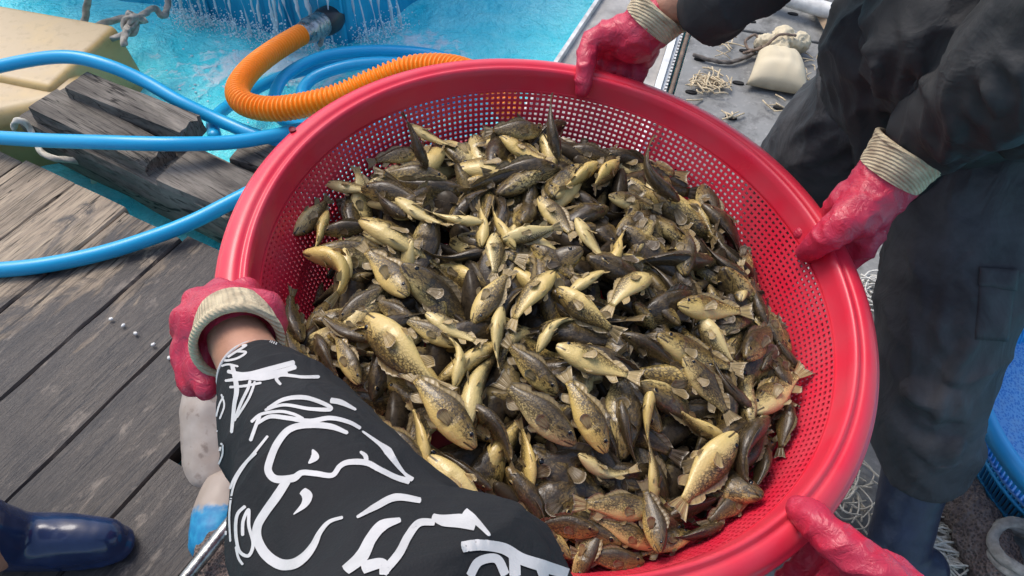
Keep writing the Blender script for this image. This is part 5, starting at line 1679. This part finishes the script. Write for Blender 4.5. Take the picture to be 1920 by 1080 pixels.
sleeve = fuse('sleeve', [(axis, srad), ([axis[-1], elb, shA], [0.085, 0.085, 0.09])], 0.004, M['sleeve'], A_P, 6, [(0.006, 9, 'f'), (0.0055, 11, 'ridge')])
sleeve2 = fuse('sleeve', [([c4_ + (c4_ - w4) * 0.3, elB, shB], [0.05, 0.07, 0.09])], 0.009, M['sleeve'], A_P, 5, [(0.004, 11, 'f')])
fuse('shirt', [([pelA + Vector((0, 0, 0.02)), ch_c, ch_n - Vector((0, 0, 0.06))], [0.155, 0.165, 0.09]), ([shA, ch_c + Vector((0, 0, 0.1)), shB], [0.088, 0.125, 0.088])], 0.012, M['sleeve'], A_P, 5, [(0.006, 9, 'f')])
fuse('trousers', [([hlA, Vector((-0.10, -0.12, 0.48)), Vector((-0.11, -0.16, 0.2))], [0.11, 0.085, 0.07]), ([hrA, Vector((0.15, -0.12, 0.48)), Vector((0.16, -0.16, 0.2))], [0.11, 0.085, 0.07]), ([hlA, pelA, hrA], [0.115, 0.145, 0.115])], 0.012, M['trousers'], A_P, 5, [(0.006, 9, 'ridge')])
boot(A_P, Vector((-0.11, -0.17, 0)), (-0.1, 1, 0), Vector((-0.11, -0.16, 0.3)), M['boot'])
boot(A_P, Vector((0.16, -0.17, 0)), (0.1, 1, 0), Vector((0.16, -0.16, 0.3)), M['boot'])
fuse('hair', [([hA + upA * 0.04 - fwA * 0.06, hA + upA * 0.05 - fwA * 0.02, hA + upA * 0.05 + fwA * 0.02], [0.085, 0.085, 0.065])], 0.01, M['hair'], A_P, 4, [(0.006, 40, 'ridge')])

# white printed scribbles and doodle lines that lie on the sleeve cloth
bvs = BVHTree.FromPolygons([v.co.copy() for v in sleeve.data.vertices], [tuple(p.vertices) for p in sleeve.data.polygons])
def zc_(p): return (380 + p[0] / 2.347, 620 + p[1] / 2.347)


def stroke(mb, pts, w):
    P2 = [Vector((*zc_(p), 0)) for p in pts]
    n = max(6, int(sum((P2[i + 1] - P2[i]).length for i in range(len(P2) - 1)) / 1.6))
    Q = catmull(P2, n); ww = [w] * (n + 1) if isinstance(w, (int, float)) else lerp_list(w, n)
    prev = None
    for i, q in enumerate(Q):
        a, b = Q[max(i - 1, 0)], Q[min(i + 1, n)]
        t_ = (b - a).normalized() if (b - a).length > 1e-6 else Vector((1, 0, 0))
        nn = Vector((-t_.y, t_.x, 0))
        end = min(1.0, 0.35 + 1.3 * math.sqrt(min(i, n - i) / 3.0)) if min(i, n - i) < 3 else 1.0
        row = []
        for s in (-1, -0.5, 0, 0.5, 1):
            pp = q + nn * (s * ww[i] * 1.12 / 2.347 / 2 * end)
            h = bvs.ray_cast(CAM, ray(pp.x, pp.y).normalized())
            row.append(None if h[0] is None else h[0] + h[1] * 0.0007)
        if any(r is None for r in row): prev = None; continue
        k = len(mb.V); mb.V += row
        if prev is not None and max((mb.V[prev + j] - mb.V[k + j]).length for j in range(5)) < 0.012:
            for j in range(4):
                mb.F.append((prev + j, k + j, k + j + 1, prev + j + 1)); mb.M.append(0)
        prev = k


mb = MB()
ST = [([(640, 455), (560, 425), (450, 420), (380, 440), (330, 500), (300, 570), (292, 620), (325, 655), (400, 652), (440, 628), (500, 632), (570, 640), (605, 600), (645, 582), (720, 585), (780, 615), (850, 650), (912, 668)], [14, 24, 24, 26, 28, 30, 30, 30, 30, 22, 22, 20, 20, 22, 24, 22, 22, 26]),
      ([(720, 582), (716, 555), (692, 535)], [18, 18, 10]), ([(925, 662), (885, 630), (845, 580), (815, 535), (775, 500), (700, 445)], [20, 12, 22, 34, 16, 8]),
      ([(375, 660), (330, 730), (280, 800), (246, 860), (245, 920), (280, 985), (340, 1028), (400, 1030), (450, 1000), (490, 950), (520, 890), (560, 845), (620, 825)], [34, 36, 34, 34, 38, 42, 44, 42, 36, 28, 20, 16, 12]),
      ([(485, 525), (495, 558), (468, 588)], [6, 36, 6]), ([(440, 705), (462, 730), (450, 768), (402, 812)], [30, 44, 26, 4]),
      ([(80, 140), (140, 100), (192, 66), (120, 90), (95, 130), (150, 125), (192, 98), (150, 92)], 9), ([(60, 170), (90, 120), (150, 70), (170, 55)], 7), ([(60, 220), (72, 170), (110, 150), (160, 160)], 8),
      ([(110, 180), (190, 195), (300, 170), (405, 142)], [14, 18, 20, 20]), ([(132, 150), (152, 255), (142, 330), (130, 452)], [16, 20, 16, 12]), ([(100, 222), (200, 210), (330, 185), (412, 162)], [10, 16, 18, 18]),
      ([(210, 220), (200, 260), (172, 320), (142, 400)], 12), ([(232, 225), (205, 300), (152, 385)], 10), ([(150, 200), (260, 215), (375, 188)], 14), ([(120, 250), (190, 245), (260, 232)], 10),
      ([(345, 242), (325, 215), (345, 198), (400, 202), (440, 207), (515, 206)], [10, 14, 14, 12, 12, 14]),
      ([(285, 345), (360, 305), (450, 298), (540, 328), (560, 350), (470, 347), (360, 330), (275, 352)], [10, 16, 18, 16, 16, 14, 12, 10]), ([(215, 405), (260, 370), (340, 358), (400, 370), (445, 392)], 12),
      ([(240, 412), (300, 380), (380, 388), (470, 402), (560, 388), (640, 405), (695, 434)], [12, 16, 18, 20, 18, 16, 14]), ([(255, 375), (235, 425), (213, 488)], 14), ([(560, 310), (610, 320), (675, 352)], [22, 22, 10]),
      ([(95, 290), (75, 330), (60, 400), (68, 445)], 7), ([(85, 280), (98, 330), (78, 390)], 7), ([(88, 490), (70, 560), (64, 612)], 8), ([(92, 500), (90, 545), (72, 590)], 7),
      ([(290, 465), (230, 540), (170, 610), (130, 680), (106, 780), (106, 900)], [10, 12, 12, 10, 9, 8]), ([(240, 540), (192, 590), (142, 680), (122, 800), (126, 930)], 8),
      ([(192, 772), (156, 812), (150, 890), (166, 970), (206, 992), (226, 940), (207, 860), (206, 790), (182, 840), (180, 905)], 13), ([(150, 950), (162, 1000), (182, 1032)], 10),
      ([(680, 826), (760, 780), (850, 738), (962, 752)], [10, 26, 30, 22]), ([(628, 1062), (700, 1000), (742, 920), (792, 862), (872, 836)], [40, 52, 44, 44, 18]), ([(790, 1075), (862, 990), (905, 910), (952, 852), (1022, 848)], [36, 34, 32, 30, 26]),
      ([(862, 970), (912, 890), (950, 850)], 12), ([(700, 1050), (790, 1030), (800, 1080)], [50, 40, 36]), ([(1010, 822), (1060, 840), (1130, 842), (1202, 852)], [24, 46, 56, 60]), ([(1150, 800), (1190, 830), (1262, 905)], [34, 30, 14]),
      ([(1138, 957), (1220, 947), (1320, 962), (1400, 1008), (1500, 1040), (1640, 1085)], [40, 42, 44, 46, 48, 40]), ([(1172, 1085), (1212, 1020), (1290, 1008), (1330, 1080)], [34, 36, 36, 36]), ([(1368, 980), (1372, 1085)], [44, 44]), ([(1480, 1030), (1500, 1090)], 40),
      ([(285, 40), (300, 50), (330, 62)], 10)]
for pts, w_ in ST:
    mb = MB(); stroke(mb, pts, w_)
    if mb.F:
        pr = meshobj('printed_stroke', mb.V, mb.F, M['print'], None); pr.parent = sleeve; pr.matrix_parent_inverse = Matrix.Identity(4)
# pale hem at the wrist end of the sleeve
dirx = (axis[2] - axis[0]).normalized(); Pm = axis[0] - dirx * 0.020
o1 = dirx.orthogonal().normalized(); o2 = dirx.cross(o1)
hem = [Pm + (o1 * math.cos(a) + o2 * math.sin(a)) * 0.0365 for a in np.linspace(0, 2 * math.pi, 40)]
sh = MB().add(tube(hem, 0.0024, 6, False)).build('sleeve_hem', M['print'], None); sh.parent = sleeve; sh.matrix_parent_inverse = Matrix.Identity(4)

# ---- person at the far left, only a navy boot in view
toe = G(268, 1012, 0.03)
aC = Vector((toe.x - 0.20, toe.y - 0.015, 0))
C1, C2 = aC + Vector((-0.02, -0.03, 0)), aC + Vector((-0.48, 0.02, 0))
hpC = [C1 + Vector((-0.22, -0.06, 0.86)), C2 + Vector((0.22, 0.10, 0.86))]
plC = (hpC[0] + hpC[1]) / 2; chC = plC + Vector((0.02, 0, 0.36)); nkC = chC + Vector((0.02, 0, 0.2)); hdC = nkC + Vector((0.03, 0, 0.16))
fwC = Vector((1, -0.1, -0.2)).normalized(); upC = (Vector((0, 0, 1)) - fwC * fwC.z).normalized()
s1C, s2C = chC + Vector((0, -0.2, 0.12)), chC + Vector((0, 0.2, 0.12))
arms = [([s1C, s1C + Vector((0.0, -0.04, -0.28)), s1C + Vector((0.05, -0.03, -0.52))], [0.06, 0.045, 0.03]), ([s2C, s2C + Vector((0.0, 0.04, -0.28)), s2C + Vector((0.05, 0.03, -0.52))], [0.06, 0.045, 0.03])]
hands = []
for s_, e in ((-1, s1C + Vector((0.05, -0.03, -0.52))), (1, s2C + Vector((0.05, 0.03, -0.52)))):
    for i in range(4):
        b_ = e + Vector((0.012 + 0.017 * (i - 1.5), 0, -0.085)); hands.append(([e, b_, b_ + Vector((0.01, 0, -0.035)), b_ + Vector((0.018, -0.006 * s_, -0.07 + 0.006 * abs(i - 1.5)))], [0.022, 0.012, 0.009, 0.0075]))
    hands.append(([e + Vector((0.01, 0, -0.02)), e + Vector((0.04, -0.01 * s_, -0.055)), e + Vector((0.05, -0.015 * s_, -0.09))], [0.016, 0.012, 0.009]))
bodyC = [([hpC[0], C1 + Vector((-0.0, 0.02, 0.47)), C1 + Vector((0, 0, 0.09))], [0.085, 0.058, 0.04]), ([hpC[1], C2 + Vector((0.0, -0.02, 0.47)), C2 + Vector((0, 0, 0.09))], [0.085, 0.058, 0.04]),
         ([plC, chC, nkC], [0.14, 0.15, 0.06]), ([hpC[0], plC, hpC[1]], [0.1, 0.13, 0.1]), ([s1C, chC + Vector((0, 0, 0.1)), s2C], [0.07, 0.11, 0.07]), ([nkC, hdC], [0.058, 0.055])] + arms + hands + face_chains(hdC, fwC, upC)
C_P = make_person('person at the lower left edge, only a shiny navy rubber boot in view', bodyC, 0.007)
boot(C_P, C1 + Vector((0.02, 0.03, 0)), (1, 0.08, 0), C1 + Vector((-0.05, -0.01, 0.34)), M['boot'], 0.06)
boot(C_P, C2, (1, 0.0, 0), C2 + Vector((-0.02, -0.0, 0.34)), M['boot'], 0.06)
fuse('trousers', [([hpC[0], C1 + Vector((-0.02, 0.02, 0.47)), C1 + Vector((-0.04, 0, 0.3))], [0.11, 0.085, 0.07]), ([hpC[1], C2 + Vector((-0.01, -0.02, 0.47)), C2 + Vector((-0.02, 0, 0.3))], [0.11, 0.085, 0.07]), ([hpC[0], plC, hpC[1]], [0.115, 0.145, 0.115])], 0.012, M['trousers'], C_P, 5, [(0.006, 9, 'ridge')])
fuse('jacket', [([plC, chC, chC + Vector((0, 0, 0.14))], [0.165, 0.175, 0.1]), ([s1C, chC + Vector((0, 0, 0.1)), s2C], [0.09, 0.13, 0.09])] + [(a_[0], [0.085, 0.065, 0.05]) for a_ in arms], 0.012, M['dark'], C_P, 5, [(0.006, 9, 'ridge')])
fuse('hair', [([hdC + upC * 0.04 - fwC * 0.06, hdC + upC * 0.05 - fwC * 0.02, hdC + upC * 0.05 + fwC * 0.02], [0.085, 0.085, 0.065])], 0.01, M['hair'], C_P, 4, [(0.006, 40, 'ridge')])

# ------------------------------------------------------------------ lower right corner: blue basket, nets, frayed rope
bq = G(1838, 765, 0.2); bc = Vector((bq.x + 0.300, bq.y - 0.02, 0.0))
bb = empty('basket', bc); bpy.context.view_layer.update()
tag(bb, 'blue plastic basket standing on the planks at the right edge', 'basket')
BR, BH = 0.275, 0.20
def lathe_w(prof, c, n=120, closed=True):
    V, Fc = lathe(prof, n, closed)
    return [Vector((x + c.x, y + c.y, z + c.z)) for x, y, z in V], Fc
MB().add(lathe_w([(BR, BH - 0.012), (BR + 0.004, BH), (BR + 0.02, BH + 0.004), (BR + 0.028, BH - 0.004), (BR + 0.028, BH - 0.022), (BR + 0.023, BH - 0.022), (BR + 0.021, BH - 0.008), (BR + 0.006, BH - 0.016)], bc)).build('rim', M['bluebasket'], bb)
m = MB()
for k in range(170):                                          # upright slats of the side
    a = 2 * math.pi * k / 170
    d = Vector((math.cos(a), math.sin(a), 0))
    m.add(tube([bc + d * (BR - 0.045) + Vector((0, 0, 0.01)), bc + d * (BR - 0.02) + Vector((0, 0, BH * 0.55)), bc + d * (BR + 0.003) + Vector((0, 0, BH - 0.012))], 0.0030, 5, False))
for h_, r_ in ((0.012, BR - 0.044), (0.075, BR - 0.028), (0.135, BR - 0.012)):
    m.add(lathe_w([(r_ - 0.002, h_ - 0.004), (r_ + 0.004, h_ - 0.004), (r_ + 0.004, h_ + 0.004), (r_ - 0.002, h_ + 0.004)], bc))
m.build('slatted_side', M['bluebasket'], bb)
m = MB()
m.add(lathe_w([(BR - 0.004, 0.115), (BR - 0.02, 0.10), (0.10, 0.06), (0.001, 0.055), (0.001, 0.05), (0.10, 0.055), (BR - 0.018, 0.095)], bc, 96))
t = NT('blue_net_liner')
p = t.geo()
w1 = t.n('TexVoronoi'); w1.inputs['Scale'].default_value = 210; t.l(p, w1.inputs['Vector'])
c = t.mix(t.ramp(w1.outputs['Distance'], [(0.25, 0.0), (0.6, 1.0)]), (0.02, 0.19, 0.56), (0.14, 0.38, 0.70))
c = t.mix(t.ramp(t.noise(p, 25, 4), [(0.5, 0.0), (0.7, 0.35)]), c, (0.3, 0.45, 0.6))
t.bump(w1.outputs['Distance'], 0.4, 0.004)
m.build('net_liner', t.set(c, 0.5), bb)

# brown knitted net tube and coil
t = NT('brown_knit_net')
p = t.geo()
n1_ = t.noise(p, 30, 4); vv = t.n('TexVoronoi'); vv.inputs['Scale'].default_value = 170; t.l(p, vv.inputs['Vector'])
c = t.mix(t.ramp(n1_, [(0.3, 0.0), (0.7, 1.0)]), (0.12, 0.085, 0.075), (0.26, 0.20, 0.165))
c = t.mix(t.ramp(vv.outputs['Distance'], [(0.2, 0.7), (0.5, 0.0)]), c, (0.04, 0.03, 0.028))
t.bump(vv.outputs['Distance'], 0.9, 0.008)
M['knit'] = t.set(c, 0.9)
nt = fuse('net_bundle', [([G(1765, 868, 0.03), G(1800, 930, 0.035), G(1838, 1005, 0.04), G(1862, 1060, 0.04)], [0.03, 0.045, 0.05, 0.045])], 0.005, M['knit'], None, 4, [(0.005, 40, 'ridge'), (0.008, 12, 'f')])
tag(nt, 'brown knitted net bundle lying between the worker and the blue basket', 'net', 'net gear on the right planks')
m = MB(); cc = G(1888, 1052, 0.03)
for k in range(4):
    P = [cc + Vector((math.cos(a) * (0.062 - 0.004 * k), math.sin(a) * (0.055 - 0.004 * k), 0.018 + 0.014 * k + 0.004 * math.sin(3 * a + k))) for a in np.linspace(0, 6.6, 16)]
    m.add(rope_geo(P, 0.0095, 6))
o = m.build('rope_coil', M['rope']); tag(o, 'coil of brown rope in the lower right corner', 'rope', 'net gear on the right planks')
rs = random.Random(5)
m = MB()
for k in range(85):
    a0 = G(1668 + rs.gauss(0, 7), 992 + rs.gauss(0, 9), 0.02 + 0.03 * rs.random())
    e = G(1745 + rs.uniform(-25, 100), 1040 + rs.gauss(0, 34), 0.008 + 0.02 * rs.random())
    P = [a0]
    for s in (0.3, 0.6, 0.85): P.append(a0.lerp(e, s) + Vector((rs.gauss(0, .014), rs.gauss(0, .014), 0.018 * rs.random())))
    P.append(e)
    m.add(path_tube(P, rs.uniform(0.0013, 0.0026), 5, 5))
o = m.build('frayed_rope', M['whiterope']); tag(o, 'pale frayed rope end spread over the planks beside the navy boot', 'rope', 'net gear on the right planks')
m = MB()
for k in range(30):                                          # loose pale rope between basket and legs
    c_ = G(1585 + rs.gauss(0, 16), 935 + rs.gauss(0, 28), 0.01 + 0.03 * rs.random())
    P = [c_ + Vector((0.05 * math.cos(a + k) * rs.uniform(.5, 1), 0.04 * math.sin(a + k), 0.012 * rs.random())) for a in (0, 0.8, 1.6, 2.4)]
    m.add(path_tube(P, rs.uniform(0.0013, 0.0028), 5, 6))
o = m.build('tangled_rope', M['whiterope']); tag(o, 'tangle of pale rope between the red basket and the dark trousers', 'rope', 'net gear on the right planks')
m = MB()
for k in range(44):
    c_ = G(1638 + rs.gauss(0, 14), 552 + rs.gauss(0, 13), 0.008 + 0.02 * rs.random())
    P = [c_ + Vector((0.045 * math.cos(a + k) * rs.uniform(.5, 1), 0.03 * math.sin(a + k), 0.01 * rs.random())) for a in (0, 0.8, 1.6, 2.4)]
    m.add(path_tube(P, rs.uniform(0.0013, 0.0028), 5, 6))
o = m.build('tangled_rope', simple('white_rope', (0.60, 0.59, 0.54), 0.85, 0.15, 60, 0.3, 400)); tag(o, 'white rope heap on the grey panel behind the right rim', 'rope', 'net gear on the right planks')
# pinkish net heap behind the legs
ht = fuse('net_heap', [([Vector((1.08, 1.02, 0.02)), Vector((1.2, 1.16, 0.05)), Vector((1.4, 1.18, 0.03))], [0.06, 0.11, 0.09]), ([Vector((1.06, 1.08, 0.02)), Vector((1.02, 1.2, 0.02))], [0.06, 0.05])], 0.009, simple('pinkish_beige_net', (0.36, 0.28, 0.25), 0.9, 0.35, 90, 0.8, 160), None, 3, [(0.014, 22, 'ridge'), (0.008, 60, 'ridge')])
tag(ht, 'heap of pinkish beige net behind the blue basket', 'net', 'net gear on the right planks')
# white drops on the wet deck
pell = None
for i, (px, py) in enumerate([(208, 598), (231, 610), (254, 625), (287, 646), (317, 671)]):
    c_ = G(px, py, 0.006)
    if pell is None:
        V = [Vector((v.x * 0.0058, v.y * 0.0045, v.z * 0.0035)) for v in IV]
        pell = meshobj('feed_pellet', V, IF, simple('white_pellet', (0.72, 0.72, 0.68), 0.5, 0.05)); o = pell
    else:
        o = pell.copy(); link(o)
    o.location = c_; o.rotation_euler = (0, 0, i * 1.3)
    tag(o, ['white pellet on the wet deck, farthest from the left glove', 'white pellet second in the line on the wet deck', 'white pellet in the middle of the line on the wet deck', 'white pellet second nearest the left glove on the deck', 'white pellet nearest the left glove cuff on the deck'][i], 'pellet', 'white pellets in a line on the deck')

# pale buoys in the gap beside the deck, and the metal frame below the sleeve
t = NT('stained_pale_buoy')
p = t.geo()
a = t.noise(p, 12, 5, 0.6); b = t.noise(p, 45, 4)
c = t.mix(t.ramp(a, [(0.35, 0.0), (0.7, 1.0)]), (0.40, 0.36, 0.32), (0.30, 0.245, 0.20))
c = t.mix(t.ramp(b, [(0.58, 0.0), (0.7, 0.6)]), c, (0.12, 0.08, 0.06))
M['buoy'] = t.set(c, 0.55)
t = NT('blue_painted_buoy')
p = t.geo(); sp_ = t.n('SeparateXYZ'); t.l(p, sp_.inputs[0])
a = t.noise(p, 14, 5, 0.6); b = t.noise(p, 60, 4)
c = t.mix(t.ramp(b, [(0.4, 0.0), (0.65, 1.0)]), (0.012, 0.20, 0.42), (0.025, 0.30, 0.52))
edge = t.math('ADD', sp_.outputs[1], t.math('MULTIPLY', t.math('SUBTRACT', b, 0.5), 0.05))
c = t.mix(t.ramp(edge, [(0.0, 0.0), (0.001, 0.0)]), c, c)
y0 = G(380, 975, 0).y
c = t.mix(t.ramp(t.math('SUBTRACT', edge, y0 - 0.5), [(0.495, 0.0), (0.51, 1.0)]), c, (0.33, 0.27, 0.22))
M['buoy2'] = t.set(c, 0.45)
A_, B2 = G(398, 770, 0.02), G(400, 880, -0.02)
b1 = fuse('buoy', [([A_ + (A_ - B2) * 0.6, A_, B2], [0.05, 0.062, 0.058])], 0.006, M['buoy'], None, 6, [(0.003, 15, 'f')]); tag(b1, 'stained pale buoy in the deck gap, beneath the glove cuff', 'buoy', 'buoys in the deck gap')
A_, B2 = G(425, 930, 0.0), G(405, 1010, 0.0)
b2 = fuse('buoy', [([A_, A_.lerp(B2, 0.5), B2], [0.05, 0.056, 0.05])], 0.006, M['buoy2'], None, 6, [(0.003, 15, 'f')]); tag(b2, 'beige and bright blue buoy under the printed sleeve, nearest the boot', 'buoy', 'buoys in the deck gap')
a, b = G(352, 1080, 0.08), G(428, 985, 0.08)
d_ = b - a
fr = MB().add(tube([a - d_ * 1.0, a, b, b + d_ * 0.6], 0.012, 10)); fr = fr.build('metal_frame', M['steel']); tag(fr, 'thin metal bar under the printed sleeve beside the blue buoy', 'bar')
nt = fuse('net_bundle', [([G(420, 1040, 0.0), G(440, 1075, 0.0), G(460, 1120, 0)], [0.05, 0.06, 0.05])], 0.006, M['knit'], None, 4, [(0.008, 30, 'ridge')]); tag(nt, 'dull brown net bundle beneath the sleeve and metal bar', 'net')
# added dark board below the gap; the shade there is its colour
o = MB().add(tube([PD * (pnotch + 0.30) + ND * (q4 + 0.12) + Vector((0, 0, -0.13)), PD * (pnotch - 1.2) + ND * (q4 + 0.12) + Vector((0, 0, -0.13))], 0.10, 4)).build('gap_shade_board', M['gap'], smooth=False); tag(o, 'added dark board giving shade low in the gap beside the deck', 'board')
